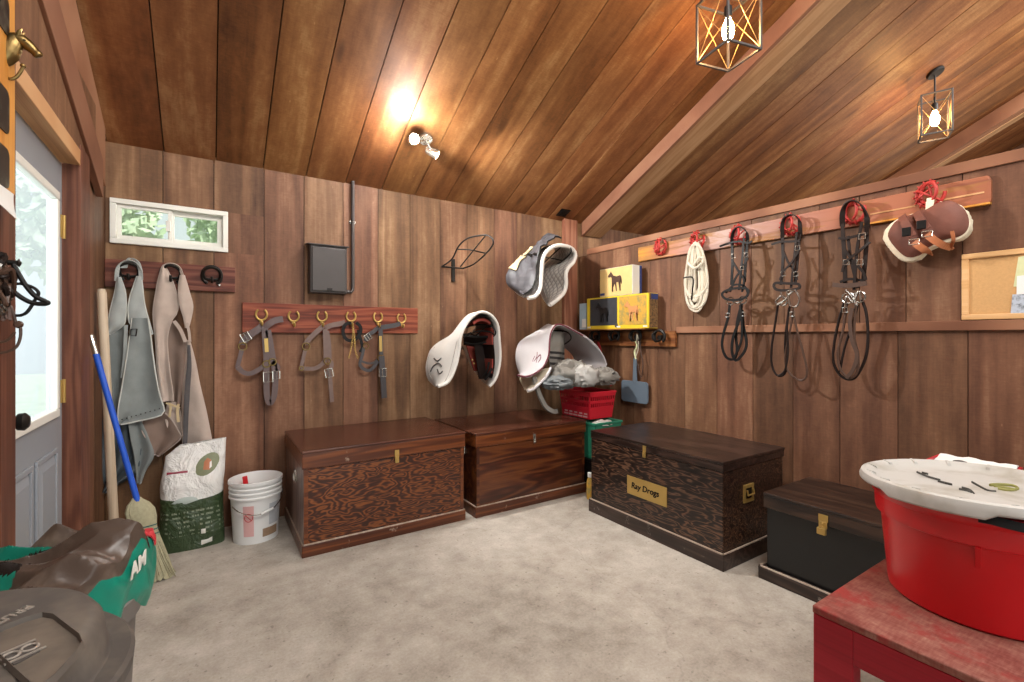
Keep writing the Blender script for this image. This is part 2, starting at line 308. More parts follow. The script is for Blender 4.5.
class MB:
    def __init__(s): s.v = []; s.f = []; s.m = []
    def add(s, vs, fs, mi=0):
        b = len(s.v); s.v += [V(x) for x in vs]; s.f += [tuple(b+i for i in q) for q in fs]; s.m += [mi]*len(fs); return s
    def box(s, a, b, mi=0):
        (x0, y0, z0), (x1, y1, z1) = [min(p, q) for p, q in zip(a, b)], [max(p, q) for p, q in zip(a, b)]
        return s.add([(x0, y0, z0), (x1, y0, z0), (x1, y1, z0), (x0, y1, z0), (x0, y0, z1), (x1, y0, z1), (x1, y1, z1), (x0, y1, z1)],
                     [(3, 2, 1, 0), (4, 5, 6, 7), (0, 1, 5, 4), (1, 2, 6, 5), (2, 3, 7, 6), (3, 0, 4, 7)], mi)
    def hexa(s, bot, top, mi=0):
        n = len(bot); return s.add(list(bot)+list(top), [tuple(range(n-1, -1, -1)), tuple(range(n, 2*n))]+[(i, (i+1) % n, n+(i+1) % n, n+i) for i in range(n)], mi)
    def prism(s, poly, vec, mi=0):
        poly = [V(p) for p in poly]; return s.hexa(poly, [p+V(vec) for p in poly], mi)
    def bar(s, a, b, w, t, up=(0, 0, 1), mi=0):
        a, b = V(a), V(b); d = (b-a).normalized(); sd = d.cross(V(up)).normalized(); u = sd.cross(d)
        q = lambda p: [p+sd*x*w/2+u*y*t/2 for x, y in ((-1, -1), (1, -1), (1, 1), (-1, 1))]
        return s.hexa(q(a), q(b), mi)
    def frames(s, pts, closed):
        N = len(pts); T = []
        for i in range(N):
            a = pts[(i-1) % N] if closed or i > 0 else pts[i]; b = pts[(i+1) % N] if closed or i < N-1 else pts[i]
            d = b-a; T.append(d.normalized() if d.length > 1e-9 else (T[-1] if T else V((0, 0, 1))))
        return T
    def tube(s, pts, r, n=8, closed=False, mi=0, sq=1.):
        pts = [V(p) for p in pts]; N = len(pts); T = s.frames(pts, closed)
        rs = r if isinstance(r, (list, tuple)) else [r]*N
        a = V((0, 0, 1)) if abs(T[0].z) < .9 else V((1, 0, 0)); nr = (a-T[0]*a.dot(T[0])).normalized(); vs = []
        for p, t, q in zip(pts, T, rs):
            nr = nr-t*nr.dot(t); nr = nr.normalized() if nr.length > 1e-6 else t.orthogonal().normalized(); bn = t.cross(nr)
            vs += [p+(nr*math.cos(2*PI*k/n)*q+bn*math.sin(2*PI*k/n)*q*sq) for k in range(n)]
        fs = []
        for i in range(N if closed else N-1):
            j = (i+1) % N; fs += [(i*n+k, i*n+(k+1) % n, j*n+(k+1) % n, j*n+k) for k in range(n)]
        if not closed: fs += [tuple(range(n-1, -1, -1)), tuple((N-1)*n+k for k in range(n))]
        return s.add(vs, fs, mi)
    def strap(s, pts, w, t, nrm, closed=False, mi=0, smooth=5):
        pts = cat_rom(pts, smooth, closed) if smooth else [V(p) for p in pts]; N = len(pts); T = s.frames(pts, closed); vs = []
        for p, d in zip(pts, T):
            n = V(nrm); n = n-d*n.dot(d); n = n.normalized() if n.length > 1e-4 else d.orthogonal().normalized(); sd = d.cross(n)
            vs += [p+sd*x*w/2+n*y*t/2 for x, y in ((-1, -1), (1, -1), (1, 1), (-1, 1))]
        fs = []
        for i in range(N if closed else N-1):
            j = (i+1) % N; fs += [(i*4+k, i*4+(k+1) % 4, j*4+(k+1) % 4, j*4+k) for k in range(4)]
        if not closed: fs += [(3, 2, 1, 0), tuple((N-1)*4+k for k in range(4))]
        return s.add(vs, fs, mi)
    def lathe(s, prof, c=(0, 0, 0), n=32, mi=0, axis=None):
        c = V(c); N = len(prof); vs = []
        X, Y, Z = V((1, 0, 0)), V((0, 1, 0)), V((0, 0, 1))
        if axis is not None: Z = V(axis).normalized(); X = Z.orthogonal().normalized(); Y = Z.cross(X)
        for r, z in prof: vs += [c+X*r*math.cos(2*PI*k/n)+Y*r*math.sin(2*PI*k/n)+Z*z for k in range(n)]
        fs = []
        for i in range(N-1): fs += [(i*n+k, i*n+(k+1) % n, (i+1)*n+(k+1) % n, (i+1)*n+k) for k in range(n)]
        if prof[0][0] > 1e-6: fs.append(tuple(range(n-1, -1, -1)))
        if prof[-1][0] > 1e-6: fs.append(tuple((N-1)*n+k for k in range(n)))
        return s.add(vs, fs, mi)
    def sheet(s, P, nu, nv, th=.004, mi=0, closed=False):
        g = [[V(P(i/(nu-1) if not closed else i/nu, j/(nv-1))) for j in range(nv)] for i in range(nu)]
        f, b = [], []
        for i in range(nu):
            for j in range(nv):
                du = g[(i+1) % nu if closed else min(i+1, nu-1)][j]-g[(i-1) % nu if closed else max(i-1, 0)][j]; dv = g[i][min(j+1, nv-1)]-g[i][max(j-1, 0)]
                n = du.cross(dv); n = n.normalized() if n.length > 1e-9 else V((0, 0, 1)); f.append(g[i][j]+n*th/2); b.append(g[i][j]-n*th/2)
        ix = lambda i, j: i*nv+j; o = nu*nv; fs = []
        I = range(nu if closed else nu-1)
        for i in I:
            k = (i+1) % nu
            for j in range(nv-1):
                fs.append((ix(i, j), ix(k, j), ix(k, j+1), ix(i, j+1))); fs.append((o+ix(i, j+1), o+ix(k, j+1), o+ix(k, j), o+ix(i, j)))
            fs += [(ix(k, 0), ix(i, 0), o+ix(i, 0), o+ix(k, 0)), (ix(i, nv-1), ix(k, nv-1), o+ix(k, nv-1), o+ix(i, nv-1))]
        if not closed:
            for j in range(nv-1):
                fs += [(ix(0, j), ix(0, j+1), o+ix(0, j+1), o+ix(0, j)), (ix(nu-1, j+1), ix(nu-1, j), o+ix(nu-1, j), o+ix(nu-1, j+1))]
        return s.add(f+b, fs, mi)
    def build(s, name, mats, parent=None, smooth=False, bevel=0, loc=None, seg=2):
        org = ORG[parent] if parent is not None else V(loc or (0, 0, 0))
        me = bpy.data.meshes.new(name); me.from_pydata([p-org for p in s.v], [], s.f)
        mats = mats if isinstance(mats, (list, tuple)) else [mats]
        for k in mats: me.materials.append(M[k])
        me.polygons.foreach_set('material_index', s.m)
        bm = bmesh.new(); bm.from_mesh(me); bmesh.ops.recalc_face_normals(bm, faces=bm.faces); bm.to_mesh(me); bm.free()
        if smooth: me.polygons.foreach_set('use_smooth', [True]*len(me.polygons)); me.set_sharp_from_angle(angle=math.radians(smooth if smooth > 1 else 40))
        me.update(); o = bpy.data.objects.new(name, me); COL.objects.link(o)
        if parent is not None: o.parent = parent
        else: o.location = org
        ORG[o] = org
        if bevel:
            b = o.modifiers.new('bevel', 'BEVEL'); b.width = bevel; b.segments = seg; b.limit_method = 'ANGLE'; b.angle_limit = math.radians(40)
        return o
def tag(o, label, cat, group=None, kind=None):
    o['label'] = label; o['category'] = cat
    if group: o['group'] = group
    if kind: o['kind'] = kind
    return o
def thing(name, label, cat, loc=(0, 0, 0), group=None):
    o = bpy.data.objects.new(name, None); o.empty_display_size = .05; COL.objects.link(o); o.location = loc; ORG[o] = V(loc); return tag(o, label, cat, group)
def struct(o): o['kind'] = 'structure'; return o
def dup(root, loc, label, rz=0.):
    r = root.copy(); COL.objects.link(r); r.location = loc; r.rotation_euler = (0, 0, rz); r['label'] = label
    for ch in root.children:
        c = ch.copy(); COL.objects.link(c); c.parent = r
        for g in ch.children: d = g.copy(); COL.objects.link(d); d.parent = c
    return r
def text(name, s, size, o, ux, uy, mat, parent, ext=.001, bold=0., shear=0., align='CENTER'):
    cu = bpy.data.curves.new(name, 'FONT'); cu.body = s; cu.size = size; cu.extrude = ext; cu.offset = bold; cu.shear = shear; cu.align_x = align; cu.align_y = 'CENTER'
    t = bpy.data.objects.new(name+'_tmp', cu); COL.objects.link(t); dg = bpy.context.evaluated_depsgraph_get()
    me = bpy.data.meshes.new_from_object(t.evaluated_get(dg)); bpy.data.objects.remove(t)
    ux = V(ux).normalized(); uz = ux.cross(V(uy)).normalized(); uy = uz.cross(ux); org = ORG[parent]
    for v in me.vertices: v.co = V(o)+ux*v.co.x+uy*v.co.y+uz*v.co.z-org
    me.materials.clear(); me.materials.append(M[mat]); ob = bpy.data.objects.new(name, me); COL.objects.link(ob); ob.parent = parent; ORG[ob] = org; return ob
def fbm(p, s=1., o=(0, 0, 0)): return noise.noise(V(p)*s+V(o))
def arc(c, R, u, v, a0, a1, n=16, ry=1.):
    c, u, v = V(c), V(u), V(v); return [c+u*R*math.cos(a)+v*R*ry*math.sin(a) for a in [math.radians(a0+(a1-a0)*i/(n-1)) for i in range(n)]]
X_, Y_, Z_ = V((1, 0, 0)), V((0, 1, 0)), V((0, 0, 1))
# ================================================================ THE SETTING
YF = -3.2            # wall behind the camera
struct(MB().box((-1.2, YF-.2, -.1), (8.4, 3.75, 0)).build('floor', 'concrete'))
# back wall: vertical boards, cut out round the small window
WX0, WX1, WZ0, WZ1 = -.492, .103, 1.806, 2.072
seams = [-.556, -.515, -.241, .025, .314, .567, .836, 1.098, 1.357, 1.619, 1.873, 2.145, 2.393, 2.67, 2.941, 3.2]
while seams[-1] < 8.2: seams.append(seams[-1]+.27)
w = MB()
for a, b in zip(seams, seams[1:]):
    g = .0022; y0, y1 = YB+random.uniform(-.0015, .0015), YB+.025
    a2, b2 = a+g, b-g
    if b2 <= WX0 or a2 >= WX1: w.box((a2, y0, 0), (b2, y1, 2.42))
    else:
        w.box((a2, y0, 0), (b2, y1, WZ0)); w.box((a2, y0, WZ1), (b2, y1, 2.42))
        if a2 < WX0: w.box((a2, y0, WZ0), (WX0, y1, WZ1))
        if b2 > WX1: w.box((WX1, y0, WZ0), (b2, y1, WZ1))
wb = struct(w.build('wall_back', 'wall'))
sh = MB(); sh.box((-.556, YB+.03, 0), (8.2, YB+.05, WZ0)); sh.box((-.556, YB+.03, WZ1), (8.2, YB+.05, 2.42)); sh.box((-.556, YB+.03, WZ0), (WX0, YB+.05, WZ1)); sh.box((WX1, YB+.03, WZ0), (8.2, YB+.05, WZ1))
shh = struct(sh.build('wall_back_sheathing', 'dkbrown'))
# ceiling: two slopes of boards running down the slope
YR = -1.0
w = MB()
x = -.236-.272*4
while x < 8.3:
    a, b = x+.0032, x+.272-.0032; e = random.uniform(-.002, .002)
    w.hexa([(a, 3.66, ceil_z(3.66)+e), (b, 3.66, ceil_z(3.66)+e), (b, YR, ceil_z(YR)+e), (a, YR, ceil_z(YR)+e)],
           [(a, 3.66, ceil_z(3.66)+.03), (b, 3.66, ceil_z(3.66)+.03), (b, YR, ceil_z(YR)+.03), (a, YR, ceil_z(YR)+.03)])
    zf = ceil_z(YR)-K*(YR-YF+.2)
    w.hexa([(a, YR, ceil_z(YR)+e), (b, YR, ceil_z(YR)+e), (b, YF-.2, zf), (a, YF-.2, zf)], [(a, YR, ceil_z(YR)+.03), (b, YR, ceil_z(YR)+.03), (b, YF-.2, zf+.03), (a, YF-.2, zf+.03)])
    x += .272
struct(w.build('ceiling', 'ceil'))
rf = MB()
rf.hexa([(-1.4, 3.7, ceil_z(3.7)+.035), (8.6, 3.7, ceil_z(3.7)+.035), (8.6, YR, ceil_z(YR)+.035), (-1.4, YR, ceil_z(YR)+.035)], [(-1.4, 3.7, ceil_z(3.7)+.06), (8.6, 3.7, ceil_z(3.7)+.06), (8.6, YR, ceil_z(YR)+.06), (-1.4, YR, ceil_z(YR)+.06)])
rf.hexa([(-1.4, YR, ceil_z(YR)+.035), (8.6, YR, ceil_z(YR)+.035), (8.6, YF-.3, zf), (-1.4, YF-.3, zf)], [(-1.4, YR, ceil_z(YR)+.06), (8.6, YR, ceil_z(YR)+.06), (8.6, YF-.3, zf+.06), (-1.4, YF-.3, zf+.06)])
struct(rf.build('ceiling_deck', 'dkbrown'))
# left wall: near boards, strip beyond the door, header above it, gable above
DX, DY0, DY1, DZ = -.55, 1.985, 2.83, 2.02
w = MB()
y = YF
while y < 1.8:
    b = min(y+.25, 1.86); w.box((-.68, y+.002, 0), (-.655, b-.002, 3.0)); y += .25
for a, b in ((3.02, 3.29), (3.29, 3.6)): w.box((-.54, a+.0015, 0), (-.515, b-.0015, 2.66))
w.box((-.6, 1.86, DZ+.075), (-.493, 3.2, 2.45))
for i, (a, b) in enumerate(((1.86, 2.3), (2.3, 2.75), (2.75, 3.2))): w.box((-.6, a+.001, 2.452), (-.52, b-.001, ceil_z(b)-.0))
y = YF
while y < 1.8: w.box((-.68, y, 3.0), (-.655, y+.25, min(ceil_z(y+.25), ceil_z(YR)-K*abs(min(0, y-YR)))+.02)); y += .25
w.box((-.68, 1.86, 0), (-.655, 1.985-.02, 3.2))
struct(w.build('wall_left', 'wallr'))
struct(MB().box((-.76, YF, 0), (-.70, 1.86, 4.6)).box((-.556, 3.02, 0), (-.5415, 3.64, 2.7)).box((-.66, 1.86, DZ+.08), (-.61, 3.2, 3.3)).build('wall_left_sheathing', 'dkbrown'))
# door jambs / lintel
struct(MB().box((-.66, 1.86, 0), (-.487, 1.985, 2.55)).build('trim_1', 'redpost', bevel=.004))
struct(MB().box((-.553, 2.83, 0), (-.487, 3.02, 2.12)).build('trim_2', 'redpost', bevel=.004))
struct(MB().box((-.62, 1.985, DZ+.005), (-.488, 2.83, DZ+.075)).build('trim_3', 'lintel', bevel=.003))
# sloping rafters above the door
def rafter(n, x0, x1, ya, za, yb, zb, h, m):
    return struct(MB().hexa([(x0, ya, za), (x1, ya, za), (x1, yb, zb), (x0, yb, zb)], [(x0, ya, za+h), (x1, ya, za+h), (x1, yb, zb+h), (x0, yb, zb+h)]).build(n, m, bevel=.003))
rafter('trim_4', -.51, -.478, 3.30, 2.00, 1.2, 2.78, .20, 'pinkbeam')
rafter('trim_5', -.53, -.498, 3.50, 2.11, .8, 3.29, .33, 'trim')
# partition on the right: boards below and above a rail, plate on top
YP0 = -3.0
lo = [3.6, 3.33, 3.10, 2.87, 2.60, 2.335, 2.059, 1.788, 1.525, 1.26, .982, .703]
while lo[-1] > YP0: lo.append(lo[-1]-.27)
up = [3.6, 3.5, 3.287, 3.115, 2.895, 2.682, 2.467, 2.258, 2.035, 1.80, 1.58, 1.373, 1.16, .947, .723]
while up[-1] > YP0: up.append(up[-1]-.22)
w = MB()
for L, z0, z1 in ((lo, 0, 1.285), (up, 1.285, 2.06)):
    for a, b in zip(L, L[1:]): e = random.uniform(-.0015, .0015); w.box((XR+e, b+.002, z0), (XR+.024, a-.002, z1))
struct(w.build('wall_right', 'wallr'))
struct(MB().box((XR+.03, YP0, 0), (XR+.07, 3.6, 2.06)).build('wall_right_back', 'wallr'))
struct(MB().box((XR-.022, YP0, 1.282), (XR+.01, 2.40, 1.331)).build('trim_6', 'trim', bevel=.003))
struct(MB().box((XR-.012, YP0, 2.062), (XR+.12, 3.46, 2.118)).build('trim_7', 'trim', bevel=.003))
# corner post and the sloping roof beams
struct(MB().box((2.925, 3.555, 0), (3.09, 3.599, 2.415)).build('trim_8', 'trimz', bevel=.004))
def beam(n, x0, x1, d, m, y0=3.58, y1=YR):
    return struct(MB().hexa([(x0, y0, ceil_z(y0)-d), (x1, y0, ceil_z(y0)-d), (x1, y1, ceil_z(y1)-d), (x0, y1, ceil_z(y1)-d)],
                            [(x0, y0, ceil_z(y0)-.003), (x1, y0, ceil_z(y0)-.003), (x1, y1, ceil_z(y1)-.003), (x0, y1, ceil_z(y1)-.003)]).build(n, m, bevel=.003))
beam('ceiling_beam_1', 3.165, 3.20, .135, 'pinkbeam')
beam('ceiling_beam_1b', 3.203, 3.43, .128, 'tanbeam')
beam('ceiling_beam_2', 6.62, 6.72, .16, 'trim'); beam('ceiling_beam_2b', 6.722, 6.82, .17, 'tanbeam')
# far wall of the neighbouring bay, wall behind the camera with an unseen opening added to let in fill light
w = MB(); y = 3.6
while y > YF: w.box((8.0, y-.268, 0), (8.03, y, 5)); y -= .27
struct(w.build('wall_far', 'wallr'))
struct(MB().box((8.05, YF, 0), (8.1, 3.65, 5)).build('wall_far_sheathing', 'dkbrown'))
w = MB(); x = -.7
while x < 8.1:
    w.box((x, YF-.03, 2.6 if -.2 < x < 2.6 else 0), (x+.268, YF, 3.6)); x += .27
struct(w.build('wall_front', 'wallr'))
# ---- small sliding window
f = MB(); d0, d1 = YB-.018, YB+.05
def frame(mb, x0, x1, z0, z1, t, y0, y1):
    mb.box((x0, y0, z0), (x1, y1, z0+t)); mb.box((x0, y0, z1-t), (x1, y1, z1)); mb.box((x0, y0, z0+t), (x0+t, y1, z1-t)); mb.box((x1-t, y0, z0+t), (x1, y1, z1-t))
frame(f, WX0, WX1, WZ0, WZ1, .03, d0, d1)
win = struct(f.build('window_1', 'vinyl', bevel=.003))
f = MB(); xm = (WX0+WX1)/2-.02; frame(f, WX0+.03, xm+.02, WZ0+.03, WZ1-.03, .022, YB, YB+.022); f.build('sliding_sash', 'vinyl', win, bevel=.002)
f = MB(); frame(f, xm+.0, WX1-.03, WZ0+.03, WZ1-.03, .03, YB+.024, YB+.045); f.build('fixed_sash', 'vinyl', win, bevel=.002)
MB().box((WX0+.05, YB+.008, WZ0+.05), (xm, YB+.012, WZ1-.05)).build('pane', 'glass', win)
MB().box((xm+.025, YB+.033, WZ0+.058), (WX1-.058, YB+.037, WZ1-.058)).build('pane', 'glass', win)
MB().box((xm-.012, YB-.012, WZ0+.10), (xm+.012, YB-.0005, WZ1-.10)).build('latch', 'vinyl', win, bevel=.003)
# ---- door: painted leaf with a tall glazed light above two raised panels
dr = struct(MB().box((DX-.024, DY0+.003, .01), (DX, DY1-.003, .93)).box((DX-.024, DY0+.003, .93), (DX, DY0+.14, DZ-.17)).box((DX-.024, DY1-.12, .93), (DX, DY1-.003, DZ-.17)).box((DX-.024, DY0+.003, DZ-.17), (DX, DY1-.003, DZ)).build('door_1', 'doorpaint', bevel=.002))
f = MB(); y0, y1, z0, z1 = DY0+.12, DY1-.10, .91, DZ-.15
for a, b in (((y0, z0), (y1, z0+.035)), ((y0, z1-.035), (y1, z1)), ((y0, z0+.035), (y0+.035, z1-.035)), ((y1-.035, z0+.035), (y1, z1-.035))): f.box((DX-.022, a[0], a[1]), (DX+.014, b[0], b[1]))
f.build('glazing_frame', 'vinyl', dr, bevel=.005)
MB().box((DX-.012, y0+.03, z0+.03), (DX-.007, y1-.03, z1-.03)).build('pane', 'doorglass', dr)
for a, b in ((DY0+.13, DY0+.38), (DY0+.47, DY1-.13)):
    f = MB(); f.hexa([(DX, a, .2), (DX, b, .2), (DX, b, .76), (DX, a, .76)], [(DX+.012, a+.035, .235), (DX+.012, b-.035, .235), (DX+.012, b-.035, .725), (DX+.012, a+.035, .725)])
    for p, q in (((a-.02, .18), (b+.02, .2)), ((a-.02, .76), (b+.02, .78)), ((a-.02, .2), (a, .76)), ((b, .2), (b+.02, .76))): f.box((DX, p[0], p[1]), (DX+.01, q[0], q[1]))
    f.build('raised_panel', 'doorpaint', dr, bevel=.003)
k = MB().lathe([(.028, 0), (.028, .008), (.012, .014), (.011, .04), (.026, .05), (.028, .065), (.018, .075), (0, .077)], (DX, DY0+.07, .985), 16, axis=(1, 0, 0)); k.build('door_knob', 'iron', dr, smooth=1)
for z in (1.74, 1.01, .28):
    h = MB().box((DX, DY1-.028, z-.05), (DX+.004, DY1-.003, z+.05)).tube([(DX+.006, DY1+.0, z-.052), (DX+.006, DY1, z+.052)], .007, 8); h.build('hinge', 'gold', dr)
# ================================================================ TRUNKS
def trunk(name, label, x0, x1, y0, y1, hp, hb, hl, mats, inset=.012, over=.01, front='-y', grp='tack trunks along the walls'):
    """plinth, body, overhanging lid; mats = plinth, body, side, lid edge, lid top"""
    t = thing(name, label, 'trunk', ((x0+x1)/2, (y0+y1)/2, 0), grp)
    p = MB().box((x0, y0, 0), (x1, y1, hp)); p.build('plinth', mats[0], t, bevel=.004)
    q = MB()
    for a, b in (((x0, y0), (x1, y0+.012)), ((x0, y1-.012), (x1, y1)), ((x0, y0), (x0+.012, y1)), ((x1-.012, y0), (x1, y1))): q.box((a[0]+.002, a[1]+.002, hp), (b[0]-.002, b[1]-.002, hp+.006))
    q.build('plinth_moulding', 'worn_edge', t)
    i = inset; b = MB().box((x0+i, y0+i, hp), (x1-i, y1-i, hb))
    body = b.build('body', [mats[1]], t, bevel=.003)
    ax0, ay0, ax1, ay1 = x0+i-over, y0+i-over, x1-i+over, y1-i
    l = MB().box((ax0, ay0, hb+.002), (ax1, ay1, hl-.016)); lid = l.build('lid', mats[3], t, bevel=.003)
    MB().box((ax0-.003, ay0-.003, hl-.016), (ax1+.003, ay1, hl)).build('lid_top', mats[4], lid, bevel=.004)
    return t
def hasp(t, c, nrm, side, mat='gold', h=.07, w=.028, padlock=False):
    c, n, s = V(c), V(nrm), V(side)
    def pl(z0, z1, ww, d0, d1): return [c+s*a*ww/2+Z_*z+n*d for a, z, d in ((-1, z0, d0), (1, z0, d0), (1, z1, d0), (-1, z1, d0))], [c+s*a*ww/2+Z_*z+n*d for a, z, d in ((-1, z0, d1), (1, z0, d1), (1, z1, d1), (-1, z1, d1))]
    m = MB(); m.hexa(*pl(0, h*.55, w, 0, .004)); m.hexa(*pl(-h*.5, h*.0, w*.85, .001, .008)); m.tube(arc(c+n*.008-Z_*h*.22, .009, n, Z_, -90, 90, 8), .0025, 6)
    hp = m.build('hasp', mat, t, bevel=.001)
    if padlock:
        k = MB(); k.hexa(*pl(-h*.95, -h*.45, w*.9, .010, .026)); k.tube(arc(c+n*.018-Z_*h*.45, .008, s, Z_, 0, 180, 8), .0028, 6); k.build('padlock', mat, t, bevel=.003)
    return hp
c1 = trunk('tack_trunk', 'brown trunk with bold wavy plywood grain under the horseshoe halter rack', .437, 1.47, 2.845, 3.565, .068, .498, .603, ('chest1e', 'chest1', 'chest1s', 'chest1e', 'lid1'))
MB().box((.4465, 2.859, .075), (.4495, 3.551, .497)).build('end_panel', 'chest1s', c1)
for x in (.449, 1.436): MB().box((x, 2.853, .075), (x+.022, 2.858, .497)).build('corner_stile', 'chest1e', c1)
hasp(c1, (.987, 2.846, .50), (0, -1, 0), (1, 0, 0), 'gold', .075)
h = MB(); h.lathe([(.042, 0), (.042, .005), (.034, .007), (.03, .003), (0, .003)], (.447, 3.12, .40), 20, axis=(-1, 0, 0)); h.tube(arc((.436, 3.12, .40), .03, Y_, Z_, -200, 20, 14), .004, 6); h.build('ring_handle', 'nickel', c1, smooth=1)
c2 = trunk('tack_trunk', 'plain dark red-brown trunk that the red basket stands on', 1.537, 2.548, 2.825, 3.535, .072, .484, .582, ('chest1e', 'chest2', 'chest2', 'chest1e', 'lid1'))
for x in (1.549, 2.514): MB().box((x, 2.833, .079), (x+.022, 2.838, .483)).build('corner_stile', 'chest2', c2)
hasp(c2, (2.035, 2.826, .492), (0, -1, 0), (1, 0, 0), 'nickel', .065, .024)
h = MB(); h.box((1.538, 3.0, .41), (1.549, 3.12, .46)); h.build('recessed_handle', 'nickel', c2, bevel=.004)
c3 = trunk('tack_trunk', 'black-stained trunk with a brass nameplate on its front', 2.288, 2.93, 1.462, 2.512, .088, .525, .582, ('chest3p', 'chest3', 'chest3', 'chest3l', 'chest3l'), .014, .006)
hasp(c3, (2.297, 2.005, .527), (-1, 0, 0), (0, 1, 0), 'gold', .07, .026)
npl = MB().box((2.2965, 1.836, .228), (2.3015, 2.152, .346)).build('nameplate', 'gold', c3, bevel=.002)
text('engraved_name', 'Ray Drogs', .052, (2.2955, 2.004, .290), (0, -1, 0), (0, 0, 1), 'black', npl, .0006, .0012, .12)
hx, hz = PY(749, 493, 1.47).x, PY(749, 493, 1.47).z
h = MB()
for a, b in (((-.05, -.05), (.05, -.03)), ((-.05, .03), (.05, .05)), ((-.05, -.0298), (-.03, .0298)), ((.03, -.0298), (.05, .0298))): h.box((hx+a[0], 1.468, hz+a[1]), (hx+b[0], 1.477, hz+b[1]))
hh = h.build('recessed_handle', 'gold', c3, bevel=.002)
MB().box((hx-.031, 1.471, hz-.031), (hx+.031, 1.4765, hz+.031)).build('handle_pan', 'black', hh)
MB().tube([(hx-.03, 1.462, hz+.022), (hx-.03, 1.457, hz-.005), (hx+.03, 1.457, hz-.005), (hx+.03, 1.462, hz+.022)], .005, 8).build('bail', 'gold', hh, smooth=1)
c4 = trunk('tack_trunk', 'smaller black trunk with brown lid and brass padlock, near red table', 2.392, 2.86, .345, 1.335, .062, .376, .455, ('chest3p', 'blackpaint', 'blackpaint', 'chest4l', 'chest4l'), .03, .035)
hasp(c4, (2.386, 1.025, .395), (-1, 0, 0), (0, 1, 0), 'gold', .058, .040, True)
# ================================================================ BUCKET, SACK, BROOM
bc = V((.245, 3.325, 0))
bk = thing('bucket', 'white plastic bucket with wire bail beside the brown trunk', 'bucket', bc)
prof = [(0, .012), (.118, .012), (.120, 0), (.124, 0), (.138, .262)]
for z in (.268, .295, .322): prof += [(.139, z), (.148, z+.002), (.148, z+.010), (.140, z+.014)]
prof += [(.142, .352), (.151, .354), (.151, .372), (.144, .374), (.138, .352), (.119, .02), (0, .018)]
MB().lathe(prof, bc, 40).build('pail', 'white_plastic', bk, smooth=1)
a = [bc+V((math.cos(t)*.158, math.sin(t)*.158-.02*math.sin(t), .28-.13*math.sin(t)**2*1.0)) if True else 0 for t in [math.radians(-155+130*i/16) for i in range(17)]]
a = [bc+V((.15*math.cos(t), -.155*abs(math.sin(t))**.6*1.0 if False else .15*math.sin(t)*1.06, .285-.10*max(0, -math.sin(t)))) for t in [math.radians(-150+150*i/16) for i in range(17)]]
MB().tube(a, .0028, 6).build('bail_wire', 'steel', bk, smooth=1)
MB().tube([a[7]+V((0, -.002, 0)), a[10]+V((0, -.002, 0))], .008, 8).build('grip', 'white_plastic', bk, smooth=1)
def onb(ang, z, off=.0015): t = math.radians(ang); r = .124+.014*z/.262+off; return bc+V((r*math.cos(t), r*math.sin(t), z))
def patch(mb, a0, a1, z0, z1, off=.0015, n=8): return mb.sheet(lambda u, v: onb(a0+(a1-a0)*u, z0+(z1-z0)*v, off), n, 2, .001)
lab = patch(MB(), -124, -99, .05, .235).build('warning_label', 'labelpink', bk)
ring = MB(); cc = -111
ring.tube([onb(cc+9.5*math.cos(q), .165+.024*math.sin(q), .0025) for q in [2*PI*i/20 for i in range(20)]], .0022, 5, True); ring.tube([onb(cc-6.5, .182, .0025), onb(cc+6.5, .148, .0025)], .0022, 5)
ring.build('no_entry_mark', 'redblanket', lab)
patch(MB(), -62, -30, .10, .23, .0012).build('printed_panel', 'greyprint', bk)
patch(MB(), -78, -34, .035, .085, .0015).build('brown_label', 'tanlabel', bk)
tag(MB().box((-.014, -.004, 0), (.014, .004, .352)).build('scraper_handle', 'red_plastic', loc=(0, 0, 0), bevel=.004), 'red plastic scraper handle sticking up inside the white bucket', 'scraper')
o = bpy.data.objects['scraper_handle']; o.name = 'scraper'; o.location = bc+V((-.015, .03, .022)); o.rotation_euler = (math.radians(-7), math.radians(-7), 0)
# shavings sack
sx, sy = -.085, 3.40
sk = thing('feed_sack', 'white and green printed sack of shavings below the beige chaps', 'sack', (sx, sy, 0))
def sackP(u, v):
    z = .60*v; a = 2*PI*u
    w_ = .165*(1-.05*math.sin(v*3))*(1-.12*max(0, v-.7)/.3); d_ = .095*(1-max(0, v-.62)/.38*.8)*(.86+.2*math.sin(v*2.6))
    ca, sa = math.cos(a), math.sin(a)
    p = V((math.copysign(abs(ca)**.55, ca)*w_, math.copysign(abs(sa)**.7, sa)*d_, z))
    n = noise.noise(V((p.x*9, p.y*9+3, z*9)))*.012+noise.noise(V((p.x*22, p.y*22, z*20+5)))*.005
    p.x *= 1+n*2; p.y += n*1.2; p.z = z
    if v > .6: p.x += .035*(v-.6)*2.5*(1 if p.x > 0 else .35)*abs(p.x/.165); p.z += (.02*max(0, p.x)/.165-.10*max(0, -p.x-.06)/.105)*(v-.6)*2.2
    p.y += .05*v
    return V((sx, sy, 0))+p
m = MB(); m.sheet(sackP, 48, 40, .002, closed=True); m.add([sackP(i/48, 0) for i in range(48)], [tuple(range(48))]); m.add([sackP(i/48, .93)-Z_*.01 for i in range(48)], [tuple(range(48))])
m.build('sack_body', 'feedbag', sk, smooth=60)
def onsk(x, z, off=.003):
    v = z/.60; best = min((sackP(i/400, min(1, v)) for i in range(200, 400)), key=lambda p: abs(p.x-sx-x)); return V((best.x, best.y-off, best.z))
